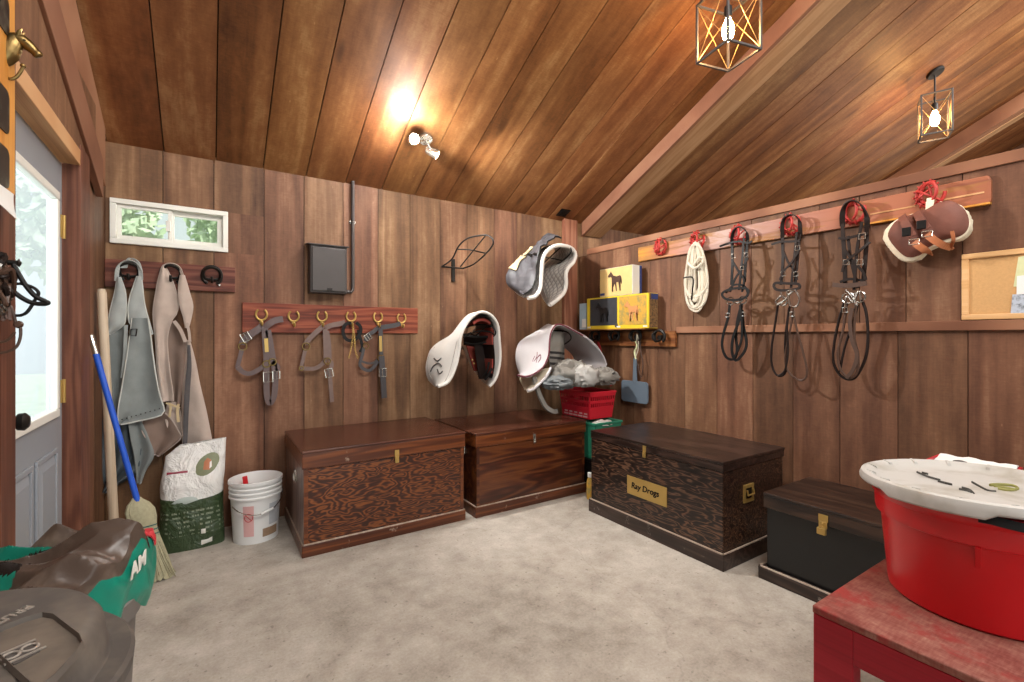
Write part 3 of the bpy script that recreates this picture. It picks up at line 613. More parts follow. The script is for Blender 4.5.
def skpatch(name, mat, pts, off=.003):
    c = V((sum(p[0] for p in pts)/len(pts), sum(p[1] for p in pts)/len(pts), 0)); n = len(pts)
    vs = [onsk(c.x, c.y, off+.002)]+[onsk(c.x+(x-c.x)*.5, c.y+(z-c.y)*.5, off+.002) for x, z in pts]+[onsk(x, z, off) for x, z in pts]
    fs = [(0, 1+i, 1+(i+1) % n) for i in range(n)]+[(1+i, 1+n+i, 1+n+(i+1) % n, 1+(i+1) % n) for i in range(n)]
    return MB().add(vs, fs).build(name, mat, sk, smooth=60)
ov = [(.075+.062*math.cos(q), .475+.055*math.sin(q)+.02*math.cos(q)) for q in [2*PI*i/20 for i in range(20)]]
skpatch('oval_badge', 'ovalgreen', ov); skpatch('badge_animal', 'terracot', [(.055, .45), (.085, .445), (.10, .465), (.095, .495), (.075, .51), (.06, .49)], .006); skpatch('badge_animal', 'whitebox', [(.085, .452), (.098, .46), (.096, .49), (.088, .485)], .008)
skpatch('red_stripe', 'maroonstripe', [(-.125, .465), (-.06, .448), (-.02, .446), (-.02, .458), (-.08, .464), (-.125, .482)])
skpatch('grey_arch', 'archgrey', [(-.10, .285), (-.075, .305), (-.04, .315), (-.005, .312), (.02, .30), (.03, .287), (-.03, .275)])
skpatch('white_tab', 'whitebox', [(.045, .085), (.068, .085), (.068, .112), (.045, .112)]); skpatch('code_panel', 'whitebox', [(.045, .02), (.10, .026), (.10, .054), (.045, .047)])
# broom
b0, b1 = V((-.215, 3.0, .0)), V((-.497, 3.09, 1.262))
br = thing('broom', 'corn broom with bright blue handle leaning beside the door post', 'broom', b0)
dd = (b1-b0).normalized(); L = (b1-b0).length
MB().tube([b0+dd*.41, b0+dd*(L-.10)], .0135, 12).build('handle', 'bluepole', br, smooth=1)
MB().tube([b0+dd*(L-.10), b0+dd*(L-.01), b0+dd*L], [.0125, .0125, .008], 12).build('handle_tip', 'nickel', br, smooth=1)
sd = V((1, .25, 0)).normalized(); fw = dd.cross(sd).normalized()
hd = MB(); prof = [(0, .094), (.05, .09), (.12, .078), (.19, .066), (.25, .055), (.285, .047), (.31, .04), (.34, .024), (.37, .016)]
prof2 = [(0.0, .066), (.08, .062), (.17, .054), (.25, .047), (.285, .049), (.33, .060), (.375, .060), (.41, .045), (.435, .022), (.445, .016)]
rows = []; nn = 40
for h_, w_ in prof2:
    q = b0+dd*h_+V((0, -.012, 0)) if False else b0+dd*h_
    rows.append([q+sd*w_*math.cos(t)*(1+.06*math.sin(17*t+h_*9))+fw*w_*.42*math.sin(t)*(1+.08*math.sin(23*t)) for t in [2*PI*i/nn for i in range(nn)]])
vs = [p for r in rows for p in r]
for i in range(nn): vs[i] = vs[i]-dd*random.uniform(-.012, .008)
for i in range(len(vs)): vs[i] = V((vs[i].x, vs[i].y, max(vs[i].z, .002)))
fs = [(i*nn+k, i*nn+(k+1) % nn, (i+1)*nn+(k+1) % nn, (i+1)*nn+k) for i in range(len(rows)-1) for k in range(nn)]
hd.add(vs, fs).build('broom_head', 'straw', br, smooth=60)
st = MB()
for i in range(100):
    u, w2 = random.uniform(-1, 1), random.choice((-1, 1))*random.uniform(.3, 1)
    q0 = b0+dd*.2+sd*u*.046+fw*w2*.021; q1 = b0+dd*.10+sd*u*.058+fw*w2*.027; q2 = b0+dd*random.uniform(-.005, .03)+sd*(u*.072+random.uniform(-.008, .008))+fw*w2*.036; q2.z = max(q2.z, .003)
    st.tube([q0, q1, q2], [.0022, .002, .0012], 4)
x = st.build('bristles', 'straw', br); x['kind'] = 'stuff'
for h_ in (.245, .268, .29): MB().tube([b0+dd*h_+sd*.0505*math.cos(t)+fw*.0225*math.sin(t) for t in [2*PI*i/24 for i in range(24)]], .0028, 5, True).build('binding', 'greenthread', br)
# wooden pole
p0, p1 = V((-.426, 3.30, 0)), PY(101.5, 289, 3.30)
pl = thing('tool_handle', 'pale bare wooden handle standing against the wall beside the grey chaps', 'handle', p0)
MB().tube([p0, p0.lerp(p1, .3), p0.lerp(p1, .6), p0.lerp(p1, .985), p1], [.022, .022, .021, .021, .016], 14).build('shaft', 'polewood', pl, smooth=1)
MB().lathe([(.028, 0), (.030, .01), (.029, .09), (.0275, .12)], p0, 16).build('ferrule', 'steel', pl, smooth=1)
# ================================================================ BACK WALL: coat rack, chaps, halters
def shoe(mb, c, R, r, u=X_, v=Z_, a0=120, a1=420, ry=1.12, sq=.6, n=22): return mb.tube(arc(c, R, u, v, a0, a1, n, ry), r, 8, sq=1)
cr = thing('coat_rack', 'wall board with three iron horseshoe hooks under the small window', 'rack', (-.186, YB, 1.545))
MB().box((-.513, YB-.026, 1.545), (.143, YB-.002, 1.709)).build('back_board', 'coatrack', cr, bevel=.003)
CH = []
for px, py in ((129.6, 272), (171.4, 274), (212, 275.5)):
    c = Bk(px, py, .035); CH.append(c); m = MB(); shoe(m, c, .052, .010, a0=-60, a1=240); m.tube([c+V((-.045, 0, -.02)), c+V((0, -.012, -.028)), c+V((.045, 0, -.02))], .007, 8)
    m.tube(cat_rom([c+V((0, .02, -.03)), c+V((0, -.02, -.04)), c+V((0, -.055, -.045)), c+V((0, -.06, -.015))], 4), .008, 8)
    hk = m.build('horseshoe_hook', 'iron', cr, smooth=1)
    MB().lathe([(.008, 0), (.008, .004), (.004, .006), (0, .0065)], c+V((.04, .0, -.06)), 8, axis=(0, -1, 0)).build('screw', 'steel', hk)
    # second shoe welded crossways
    MB().tube(arc(c+V((0, -.022, .004)), .046, X_, V((0, -.55, .83)), -50, 230, 16, 1.1), .008, 8).build('crossed_shoe', 'iron', hk, smooth=1)
def panel(name, mat, parent, rows, off, fold=.012, waves=2.5, ph=0., th=.005, nu=22, nv=26, lean=0., curl=0., edge=None):
    """hanging cloth: rows of (pixel y, left x, right x) read on the plane YB-off"""
    L = resample([Bk(b, a, off) for a, b, c in rows], nv); R = resample([Bk(c, a, off) for a, b, c in rows], nv)
    def P(u, v):
        t = v*(nv-1); i = min(int(t), nv-2); p = L[i].lerp(L[i+1], t-i).lerp(R[i].lerp(R[i+1], t-i), u)
        d = fold*1.5*math.sin(u*waves*2*PI+ph+v*1.3)*(.35+.65*v)+fold*1.3*noise.noise(V((p.x*10+ph, p.z*6, ph)))+.006*noise.noise(V((p.x*24, p.z*17, ph+5)))-curl*(2*u-1)**2
        return V((p.x, p.y-d-lean*v, p.z))
    o = MB().sheet(P, nu, nv, th).build(name, mat, parent, smooth=60)
    if edge: MB().tube([P(0, j/(nv-1)) for j in range(nv)]+[P(i/(nu-1), 1) for i in range(1, nu)]+[P(1, 1-j/(nv-1)) for j in range(1, nv)], .0042, 6).build('edge_binding', edge, o, smooth=1)
    return o
g = thing('leather_chaps', 'blue-grey suede chaps hanging on the first horseshoe hook', 'chaps', CH[0])
panel('neck_strap', 'canvas_lt', g, [(268, 120, 127), (258.5, 128, 131), (262, 137, 139), (272, 139, 142.5)], .075, .002, th=.006, nu=6)
m = MB(); m.strap([Bk(116.5, 281, .075), Bk(118, 268, .08), Bk(125, 261.5, .085), Bk(134, 262, .085), Bk(140, 270, .08), Bk(141, 280, .075)], .02, .004, (0, .3, 1)); m.build('hang_loop', 'canvas_lt', g)
panel('long_leg', 'canvas_gray', g, [(325, 107, 127), (345, 108, 127), (375, 111, 128), (400, 112.5, 129), (425, 114, 132)], .06, .010, 1.2, 1)
panel('flap', 'canvas_lt', g, [(277, 117, 120), (290, 115, 124.5), (303, 112, 126), (315, 109.5, 125.5), (325, 108, 123), (334, 106, 110)], .085, .006, .5, 0, curl=.01, edge='edgelight')
panel('flap', 'canvas_lt', g, [(276, 137, 141), (290, 132, 142.5), (303, 128.5, 144), (315, 128, 147), (325, 131, 150), (334, 147, 152.5)], .085, .006, .5, 2, curl=.01, edge='edgelight')
leg = panel('outer_leg', 'canvas_gray', g, [(318, 132, 148), (335, 130, 150.5), (355, 127.5, 153), (375, 124.5, 156), (395, 121, 160), (410, 119, 164.5), (416, 118.5, 158), (424, 118, 122)], .10, .016, .9, .6, edge='edgelight')
m = MB()
for i in range(9): q = Bk(122+i*4.7, 419.5-i*1.35, .118); m.lathe([(.004, 0), (.003, .003), (0, .0035)], q, 7, axis=(0, -1, 0))
m.build('snap_row', 'iron', leg)
m = MB(); m.strap([Bk(126, 325, .10), Bk(125.5, 340, .105), Bk(125, 355, .105), Bk(122.5, 378, .1)], .017, .005, (0, 1, 0)); m.build('belt', 'canvas_lt', g)
MB().tube([Bk(131, 329, .115), Bk(137, 329, .115), Bk(136, 336, .115), Bk(130, 335, .115)], .0035, 6, True).build('buckle', 'iron', g)
panel('lower_leg', 'suede_dk', g, [(408, 104, 150), (430, 103, 153), (450, 101.5, 151), (470, 101, 143), (482, 101, 124), (492, 100, 108)], .05, .022, 2.6, .4, nu=40)
panel('lower_fold', 'canvas_gray', g, [(416, 128, 139), (440, 131, 150), (455, 134, 154), (470, 136, 146), (483, 137.5, 141)], .085, .016, 1., 1.8)
b = thing('leather_chaps', 'beige suede chaps with a dark zip hanging on the middle horseshoe hook', 'chaps', CH[1])
panel('shoulder', 'beige', b, [(266, 162, 165), (280, 158, 172), (300, 154.5, 178), (312, 153, 177), (322, 153.5, 171), (340, 155.5, 167), (370, 157.5, 169.5), (390, 160.5, 172.5), (401, 162, 173)], .085, .014, .9, .3, curl=.015, edge='beige')
panel('shoulder', 'beige', b, [(275, 180, 184.5), (290, 178, 189), (305, 179.5, 193), (317, 183, 191.5), (328, 185, 188.5)], .085, .006, .5, 1.2, curl=.012)
m = MB(); m.strap([Bk(162, 272, .075), Bk(163.5, 266, .08), Bk(171, 263.5, .085), Bk(179, 267, .08), Bk(183, 277, .075)], .016, .004, (0, .3, 1)); m.build('hang_loop', 'beige', b)
m = MB(); m.strap([Bk(174, 321, .095), Bk(180, 329, .1), Bk(184, 338, .1), Bk(185.5, 342, .1)], .02, .005, (0, 1, 0)); m.strap([Bk(187, 323, .1), Bk(189, 332, .1), Bk(190, 342, .1)], .014, .005, (0, 1, 0), smooth=4); m.build('belt', 'beige', b)
panel('inner_leg', 'beige_dk', b, [(322, 165, 176), (345, 166, 186), (375, 169, 184), (395, 172, 181), (405, 174, 180)], .05, .01, 1, 2)
leg = panel('zipped_leg', 'beige', b, [(340, 186, 189.5), (360, 184, 195), (385, 182.5, 200), (410, 181.5, 206), (435, 181.5, 211), (447, 182, 213), (452, 183, 213)], .075, .013, .8, 2.2, curl=.03, nu=26)
panel('zip', 'zip', leg, [(345, 187.5, 190), (365, 187, 191.5), (390, 184.5, 190), (415, 183.5, 188.5), (440, 183, 187.5), (450, 183, 187)], .103, .003, .5, 0, nu=6, th=.004)
m = MB(); m.strap([Bk(169, 403, .09), Bk(170.5, 407, .09), Bk(169.5, 417, .09)], .012, .003, (0, 1, 0)); m.strap([Bk(178.5, 404, .09), Bk(177.5, 411, .09), Bk(178.5, 422, .09)], .014, .003, (0, 1, 0)); m.strap([Bk(166, 403, .09), Bk(172, 405, .095), Bk(180, 408, .09)], .01, .003, (0, 1, 0)); m.build('tie', 'tie', b)
panel('lower_flap', 'beige_dk', b, [(413, 148, 165), (420, 143, 172), (430, 142.5, 178), (437, 146, 181), (445, 150, 173), (455, 152.5, 160)], .065, .014, 1.1, .9, edge='beige')
panel('lower_fold', 'beige', b, [(402, 168, 178), (415, 165, 181), (428, 168, 182), (436, 176, 183)], .05, .008, 1, .2)
panel('back_fold', 'beige', b, [(418, 140, 147), (428, 139.5, 144), (440, 143, 145.5), (446, 148, 151)], .06, .006, .6, .9, nu=8)
# dark garment on a pale wire hanger behind the poles
hg = thing('wire_hanger', 'pale wire hanger with a dark cloth beside the door post', 'hanger', (-.49, 3.50, .95))
hp = [Bk(100, 352, .06), Bk(97, 372, .07), Bk(93, 392, .08), Bk(90, 405, .08), Bk(86.5, 411.5, .08), Bk(87, 416.5, .08), Bk(92, 416, .08), Bk(104, 413, .06), Bk(112, 412.5, .05)]
for q in hp: q.x = max(q.x, -.505)
MB().tube(cat_rom(hp, 4), .0045, 8).build('wire_arm', 'padgrey', hg, smooth=1)
m = panel('dark_cloth', 'suede_dk', hg, [(353, 99, 103), (372, 97.5, 108), (392, 94.5, 110), (410, 91, 112)], .055, .006, 1, 0, nu=12)
# ---- horseshoe halter rack
hr = thing('halter_rack', 'red-brown board carrying six gilded horseshoe hooks above a trunk', 'rack', (.8, YB, 1.28))
MB().box((.183, YB-.022, 1.278), (1.416, YB-.001, 1.482)).build('back_board', 'rack', hr, bevel=.003)
for px, py in ((261.5, 314.5), (293.7, 316), (322, 316), (351, 316.3), (378, 317), (401.5, 318)):
    c = Bk(px, py, .032); m = MB(); shoe(m, c, .033, .0068, a0=125, a1=415, ry=1.15); m.tube(cat_rom([c+V((0, .0, -.04)), c+V((0, -.004, -.06)), c+V((0, -.02, -.072)), c+V((0, -.045, -.07)), c+V((0, -.052, -.05))], 4), .0065, 8)
    m.lathe([(.011, 0), (.011, .012), (.0, .012)], c+V((0, .012, -.05)), 10, axis=(0, -1, 0)); m.build('horseshoe_hook', 'gold', hr, smooth=1)
NB = (0, -1, 0)
def bk_path(pts, off): return [Bk(p[0], p[1], p[2] if len(p) > 2 else off) for p in pts]
def ringm(mb, c, R, r, u=X_, v=Z_): return mb.tube(arc(c, R, u, v, 0, 345, 18), r, 6, True)
def buckle(mb, c, w, h, a=0., r=.0035):
    u = X_*math.cos(a)+Z_*math.sin(a); v = Z_*math.cos(a)-X_*math.sin(a); c = V(c)
    mb.tube([c-u*w-v*h, c+u*w-v*h, c+u*w+v*h, c-u*w+v*h], r, 6, True); mb.tube([c-v*h, c+v*h], r*.7, 5); return mb
def halter(label, loc, mat, parts):
    t = thing('halter', label, 'halter', loc, 'halters on the horseshoe rack'); d = {}
    for name, kind, *a in parts:
        m = MB()
        if kind == 's': m.strap(bk_path(a[0], a[2]), a[1], .006, NB, closed=len(a) > 3 and a[3])
        elif kind == 'r': ringm(m, Bk(*a[0], a[2]), a[1], .0045)
        elif kind == 'b': buckle(m, Bk(*a[0], a[2]), a[1], a[1]*1.15, a[3] if len(a) > 3 else 0)
        elif kind == 't': m.tube(cat_rom(bk_path(a[0], a[2]), 5), a[1], 8)
        o = m.build(name, {'r': 'brass', 'b': 'nickel'}.get(kind, mat), t, smooth=1)
        if name == 'name_plate': o.data.materials[0] = M['gold']
    return t
halter('large grey-brown halter with a brass plate on the first gilded hook', Bk(262, 325, .06), 'leatherP', [
    ('crown_strap', 's', [(262.5, 326, .05), (258, 329.5), (251, 334), (244, 341), (242.5, 345)], .045, .055), ('crown_strap', 's', [(264, 328, .05), (269, 324), (275, 320.5), (283, 319)], .042, .055),
    ('buckle', 'b', (245.8, 337), .024, .068, .5), ('ring', 'r', (242.6, 346.5), .024, .06),
    ('cheek_strap', 's', [(242, 349), (240, 357), (237.5, 367), (239.5, 369)], .026, .06), ('nose_strap', 's', [(238, 367), (243, 372), (250, 373.5), (258, 370), (264.5, 365.5)], .03, .065),
    ('front_strap', 's', [(264.5, 328), (265.5, 345), (266.5, 360), (266.5, 380), (267, 396), (269.5, 403), (272, 401), (274.5, 394), (275.5, 378), (274, 365), (271.5, 350), (268, 330)], .036, .07),
    ('name_plate', 's', [(266, 338.5), (266.4, 345), (266.8, 352)], .022, .078), ('ring', 'r', (266.5, 364), .022, .075), ('ring', 'r', (272.5, 362), .022, .075),
    ('buckle', 'b', (268.2, 377), .028, .082), ('buckle', 'b', (276.2, 375), .022, .082), ('throat_strap', 's', [(272, 362), (275.5, 364), (278, 367), (277, 371)], .028, .07)])
halter('brown halter with one long tail strap on the third gilded hook', Bk(322, 325, .06), 'leather2', [
    ('crown_strap', 's', [(323, 326.5, .05), (318, 330.5), (311, 337), (305.5, 344)], .034, .055), ('crown_strap', 's', [(325, 328, .05), (331, 325.5), (338, 324), (345, 322.5)], .036, .055),
    ('ring', 'r', (306, 346.5), .025, .06), ('cheek_strap', 's', [(305.5, 349), (303.5, 357), (301, 368)], .024, .058), ('nose_strap', 's', [(301, 368), (308, 368.7), (315, 368.3), (321, 365), (326, 359.5)], .028, .06),
    ('front_strap', 's', [(325, 329), (325.5, 342), (326, 358)], .032, .07), ('front_strap', 's', [(327.5, 331), (329.5, 345), (330, 361)], .022, .066), ('ring', 'r', (301.3, 368.3), .014, .062), ('ring', 'r', (327.5, 361), .022, .072),
    ('jaw_strap', 's', [(331, 361), (331.5, 366), (329, 371), (326, 374)], .028, .07), ('buckle', 'b', (329, 373), .026, .08, .2), ('tail_strap', 's', [(328.5, 368), (330, 378), (331, 390), (332, 402)], .028, .072)])
halter('slim dark grey halter with a brass plate on the fifth gilded hook', Bk(378, 326, .06), 'halterdk', [
    ('crown_strap', 's', [(379, 327, .05), (374, 331), (369.5, 334.5), (365, 341)], .03, .055), ('crown_strap', 's', [(380.5, 327.5, .05), (387, 326.5), (394, 325.5), (400.5, 323.5)], .036, .055),
    ('buckle', 'b', (368, 337), .02, .066, .6), ('ring', 'r', (366, 346), .02, .06), ('cheek_strap', 's', [(364, 347), (362, 356), (359.5, 364)], .022, .058), ('nose_strap', 's', [(359.5, 364), (363, 368.5), (369, 370.5), (374, 366.5), (379.5, 359.5)], .024, .06),
    ('nose_strap', 's', [(361, 361), (368, 363.3), (374, 362.5), (379, 358)], .016, .062), ('front_strap', 's', [(380.5, 329), (380.8, 342), (381.2, 355)], .032, .07), ('name_plate', 's', [(380.4, 336), (380.6, 344), (380.8, 351.5)], .022, .077),
    ('ring', 'r', (380.5, 358), .022, .072), ('tail_strap', 's', [(381.5, 356), (382.5, 370), (383.5, 385), (384.3, 398)], .042, .074), ('buckle', 'b', (382.6, 372.5), .027, .082)])
ld = thing('lead_strap', 'black lead strap with brass chain on the fourth gilded hook', 'lead', Bk(351, 323, .06))
m = MB(); m.strap(bk_path([(351.5, 323, .05), (346, 324), (343, 330), (344.5, 337), (349, 340.5), (355, 339.5), (360, 334), (360.5, 327), (356, 322.5)], .06), .024, .006, NB); m.strap(bk_path([(358, 330), (361, 341), (362.5, 347), (360, 352)], .055), .022, .006, NB); m.build('strap', 'black', ld)
ch = MB()
P = resample(bk_path([(352.5, 324), (353, 334), (351.5, 346), (349, 357)], .072), 18, True)+resample(bk_path([(353, 326), (354.5, 338), (355, 349), (357.5, 357)], .072), 18, True)
for i, q in enumerate(P): ch.tube([q+(X_*math.cos(k)*(.006 if i % 2 else .003)+Z_*math.sin(k)*.0105+Y_*math.cos(k)*(.002 if i % 2 else .006)) for k in [2*PI*j/8 for j in range(8)]], .002, 4, True)
x = ch.build('chain', 'gold', ld)
# ---- breaker box with conduit
eb = thing('breaker_box', 'grey steel electrical box with conduit rising to the ceiling', 'electrical box', (.72, YB, 1.56))
MB().box((.59, YB-.105, 1.562), (.84, YB-.002, 1.905)).build('enclosure', 'elec', eb, bevel=.006)
MB().box((.60, YB-.117, 1.574), (.828, YB-.104, 1.885)).build('cover', 'elec', eb, bevel=.006)
MB().hexa([(.575, YB-.125, 1.897), (.85, YB-.125, 1.897), (.85, YB, 1.908), (.575, YB, 1.908)], [(.575, YB-.125, 1.905), (.85, YB-.125, 1.905), (.85, YB, 1.922), (.575, YB, 1.922)]).build('rain_hood', 'elec', eb, bevel=.002)
MB().box((.70, YB-.124, 1.578), (.735, YB-.116, 1.598)).build('latch', 'iron', eb, bevel=.002)
MB().tube([(.84, YB-.04, 1.585), (.885, YB-.04, 1.585), (.897, YB-.035, 1.60), (.90, YB-.03, 1.63), (.90, YB-.03, ceil_z(YB-.03))], .0125, 12).build('conduit', 'elec', eb, smooth=1)
MB().box((.878, YB-.02, 2.1), (.922, YB-.001, 2.12)).tube(arc((.90, YB-.03, 2.11), .015, X_, Y_, 180, 360, 8), .003, 5).build('conduit_clip', 'steel', eb)
# ---- wire saddle racks (four alike)
r0 = Bk(453, 268, .01)
rk = thing('saddle_rack', 'empty black wire saddle rack high on the back wall', 'saddle rack', r0, 'wire saddle racks on the back wall')
def yo(px, py, Y): return PY(px, py, Y)
MB().box(r0+V((-.014, -.014, -.115)), r0+V((.014, .008, .075))).build('wall_plate', 'iron', rk, bevel=.002)
m = MB(); m.tube(cat_rom([yo(442, 266.5, 3.575), yo(452, 259, 3.50), yo(458.5, 246.5, 3.38), yo(468, 238.3, 3.26), yo(483.5, 235.2, 3.12), yo(491, 237.2, 3.06), yo(493.2, 243.5, 3.05), yo(487, 252.5, 3.16), yo(474, 264, 3.38), yo(463, 268.3, 3.56)], 6), .0065, 8); m.build('outer_loop', 'wire', rk, smooth=1)
m = MB(); m.tube(cat_rom([yo(457.5, 249.3, 3.40), yo(470, 249.8, 3.36), yo(485.5, 253.2, 3.20)], 5), .0055, 8); m.build('cross_brace', 'wire', rk, smooth=1)
MB().tube([yo(460.5, 266.5, 3.57), yo(485.5, 235.6, 3.11)], .0055, 8).build('long_brace', 'wire', rk, smooth=1)
MB().tube(cat_rom([yo(441.5, 266.5, 3.578), yo(452, 267.5, 3.572), yo(464, 268.5, 3.578)], 4), .007, 8).build('cross_arm', 'iron', rk, smooth=1)
tip = yo(493.2, 243.5, 3.05)
def rack_at(px, py, Y, label): d = PY(px, py, Y)-tip; d.y = 0; o = dup(rk, r0+d, label); return o
rack_at(571, 252, 3.05, 'black wire saddle rack poking through the cover with the charcoal flank')
rack_at(570, 339, 3.06, 'black wire saddle rack holding up the maroon-edged grey pad')
rack_at(492, 334, 3.10, 'black wire saddle rack inside the plain white saddle cover')
def loft(front, back, Yf, Yb_, n=40, nv=14, bulge=.0, wr=.006, th=.014, yf=None, seed=0.):
    A = resample([PY(p[0], p[1], Yf if len(p) < 3 else p[2]) for p in front], n); B = resample([PY(p[0], p[1], Yb_ if len(p) < 3 else p[2]) for p in back], n)
    def P(u, v):
        t = u*(n-1); i = min(int(t), n-2); p = A[i].lerp(A[i+1], t-i).lerp(B[i].lerp(B[i+1], t-i), v)
        return p+V((noise.noise(p*7+V((seed, 0, 0))), 0, noise.noise(p*7+V((0, seed+4, 0)))))*wr+V((0, 0, bulge*math.sin(v*PI)))
    return P, A, B
# --- white saddle cover with the saddle underside showing
F1 = [(438, 386.5), (446, 383.5), (452, 376), (457, 362), (459.5, 348), (460.5, 338), (464, 328), (470, 319), (478, 312.8), (486, 312.5), (493, 317), (498, 326), (499.3, 340), (500.3, 356), (498.5, 370), (495, 380), (489.5, 386.5)]
B1 = [(436, 386), (429.5, 380), (426.5, 370), (427, 360), (431, 350), (440, 342), (452, 335), (459, 326), (467, 316), (474, 313.5), (477.5, 320), (474, 331), (466, 338), (464, 345), (469, 360), (476, 372), (485, 382.5)]
P1, A1, BB1 = loft(F1, B1, 3.02, 3.48, 44, 14, 0, .006)
sc = thing('saddle_cover', 'plain white saddle cover with a dark logo on its left flap', 'saddle cover', PY(465, 350, 3.3))
MB().sheet(P1, 60, 16, .016).build('cover_cloth', 'padwhite', sc, smooth=60)
MB().tube(A1, .011, 8).build('front_binding', 'padwhite', sc, smooth=1)
m = MB()
def onflap(u, v): p = P1(u, v); return p+V((-.6, -.65, .1)).normalized()*.013
for pts in ([(.10, .80), (.13, .70), (.15, .55), (.14, .42)], [(.17, .75), (.16, .60), (.18, .5)], [(.12, .55), (.10, .45), (.115, .35)]): m.tube(cat_rom([onflap(*p) for p in pts], 5), .0055, 6)
m.build('stitched_logo', 'darkmark', sc)
m = MB(); m.tube(cat_rom([onflap(u, v) for u, v in ((.23, .93), (.16, .97), (.09, .9), (.055, .75))], 6), .003, 5); m.tube(cat_rom([onflap(u, .12) for u in (.05, .1, .16, .22, .28, .34)], 5), .0022, 5); m.build('stitched_outline', 'lightmark', sc)
sd = thing('saddle', 'dark leather saddle underside seen inside the plain white cover', 'saddle', PY(475, 350, 3.3))
def inn(u, v, k=.05): p = P1(.40+.56*u, .12+.8*v); q = PY(478, 345, 3.25); q.y = p.y; return p.lerp(q, k+.10*math.sin(u*PI))
MB().sheet(lambda u, v: inn(u, v, .07), 30, 10, .008).build('leather_lining', 'dkbrown', sd, smooth=60)
MB().sheet(lambda u, v: inn(.06+.26*u, v*.9, .16)+V((0, 0, .0)), 12, 8, .02).build('felt_panel', 'redfelt', sd, smooth=60)
MB().sheet(lambda u, v: inn(.38+.24*u, v*.9, .16), 12, 8, .02).build('felt_panel', 'redfelt', sd, smooth=60)
MB().sheet(lambda u, v: inn(.80+.18*u, .05+v*.35, .16), 10, 6, .015).build('felt_panel', 'redfelt', sd, smooth=60)
m = MB(); m.strap([PY(463.5, 338, 3.08), PY(470, 333.5, 3.06), PY(480, 331, 3.06), PY(490, 332, 3.07), PY(496, 336, 3.08)], .018, .006, (0, -.5, 1)); m.strap([PY(464, 342.5, 3.1), PY(474, 344, 3.1), PY(486, 342, 3.1)], .02, .006, (0, -.5, 1)); m.build('girth_strap', 'black', sd)
m = MB(); m.sheet(lambda u, v: PY(463.5+32*u, 335+9*v+2*math.sin(u*3), 3.14+.1*v), 12, 5, .02); m.build('seat_panel', 'black', sd, smooth=60)
m = MB(); m.sheet(lambda u, v: PY(466+8*v+20*u*(1-.3*v)*.55, 345+26*v, 3.30), 10, 10, .012); m.build('flap_lining', 'redfelt', sd, smooth=60)
m = MB(); m.sheet(lambda u, v: PY(474+5*v+19*u*(1-.25*v)*.8, 343+36*v, 3.22), 10, 10, .012); m.build('sweat_flap', 'dkbrown', sd, smooth=60)
for q in ((472.5, 360), (474, 363.5)): MB().lathe([(.008, 0), (.006, .004), (0, .006)], PY(*q, 3.20), 10, axis=(0, -1, 0)).build('stud', 'gold', sd)
m = MB(); m.strap([PY(485, 380, 3.10), PY(489, 374, 3.08), PY(492, 368, 3.07)], .02, .005, (0, -1, 0)); m.strap([PY(483, 377, 3.12), PY(487, 371, 3.1), PY(489, 362, 3.1)], .016, .005, (0, -1, 0)); m.build('billet_strap', 'black', sd)
# --- white quilted pad under a charcoal cover, top right of the back wall
F2 = [(528, 298), (535, 296.5), (540, 289), (541.2, 277), (541.8, 268), (543, 258), (547.5, 250.5), (555, 246), (563, 245.6), (571, 248), (575.4, 254), (573.5, 262), (568.5, 267.5), (565.8, 274), (566.2, 284), (564, 292.5), (557, 300), (550, 305)]
B2 = [(524, 297), (518, 294), (514, 288), (516, 280), (521, 271), (527, 265), (533, 258), (540, 251), (547, 246), (553, 246), (555.5, 251), (553, 258), (547, 264), (541.5, 270), (541, 280), (541.3, 290), (543, 296), (547.5, 303)]
P2, A2, BB2 = loft(F2, B2, 3.06, 3.44, 44, 14, 0, .006, seed=3)
qp = thing('saddle_pad', 'white quilted pad under the charcoal cover by the corner post', 'saddle pad', PY(550, 280, 3.25))
MB().sheet(P2, 60, 16, .018).build('pad_cloth', 'quilt', qp, smooth=60)
MB().tube(A2, .017, 8).build('front_binding', 'padwhite', qp, smooth=1)
i0 = len(BB2)//2
MB().tube([p for p in BB2[i0+4:]]+[A2[-1]], .014, 8).build('rear_binding', 'padwhite', qp, smooth=1)
F3 = [(526, 298), (534, 292), (537.5, 281), (539, 270), (541, 258), (545, 249), (552, 243.5), (558, 241), (563.5, 243)]
B3 = [(521, 297), (511.5, 292), (508.5, 284), (511, 276), (518, 266), (529, 256.5), (541, 245), (549, 238.5), (556, 238)]
P3, A3, _ = loft(F3, B3, 3.09, 3.42, 30, 12, 0, .02, seed=8)
cv = thing('saddle_cover', 'charcoal nylon saddle cover with tan rear edge over the quilted white pad', 'saddle cover', PY(530, 270, 3.25))
def P3b(u, v): p = P3(u, v); n = noise.noise(V((u*9, v*4, 2)))*.016+noise.noise(V((u*22, v*6, 7)))*.008; return p+V((-.035-n, -.02, .03+n))
MB().sheet(P3b, 50, 22, .008).build('cover_cloth', 'cover', cv, smooth=60)
MB().tube([P3b(i/24, 0) for i in range(25)], .007, 6).build('elastic_hem', 'black', cv, smooth=1)
MB().sheet(lambda u, v: P3b(.30+.35*u, .72+.26*v)+V((-.016, -.006, .008)), 14, 6, .008).build('tan_edge', 'tie', cv, smooth=60)
m = MB(); m.strap([P3b(.52+.0*i, .95-.9*i/6)+V((-.018, -.01, .01)) for i in range(7)], .02, .004, (-.6, -.5, .6)); m.build('strap', 'black', cv)
q = Bk(540, 276, .53)
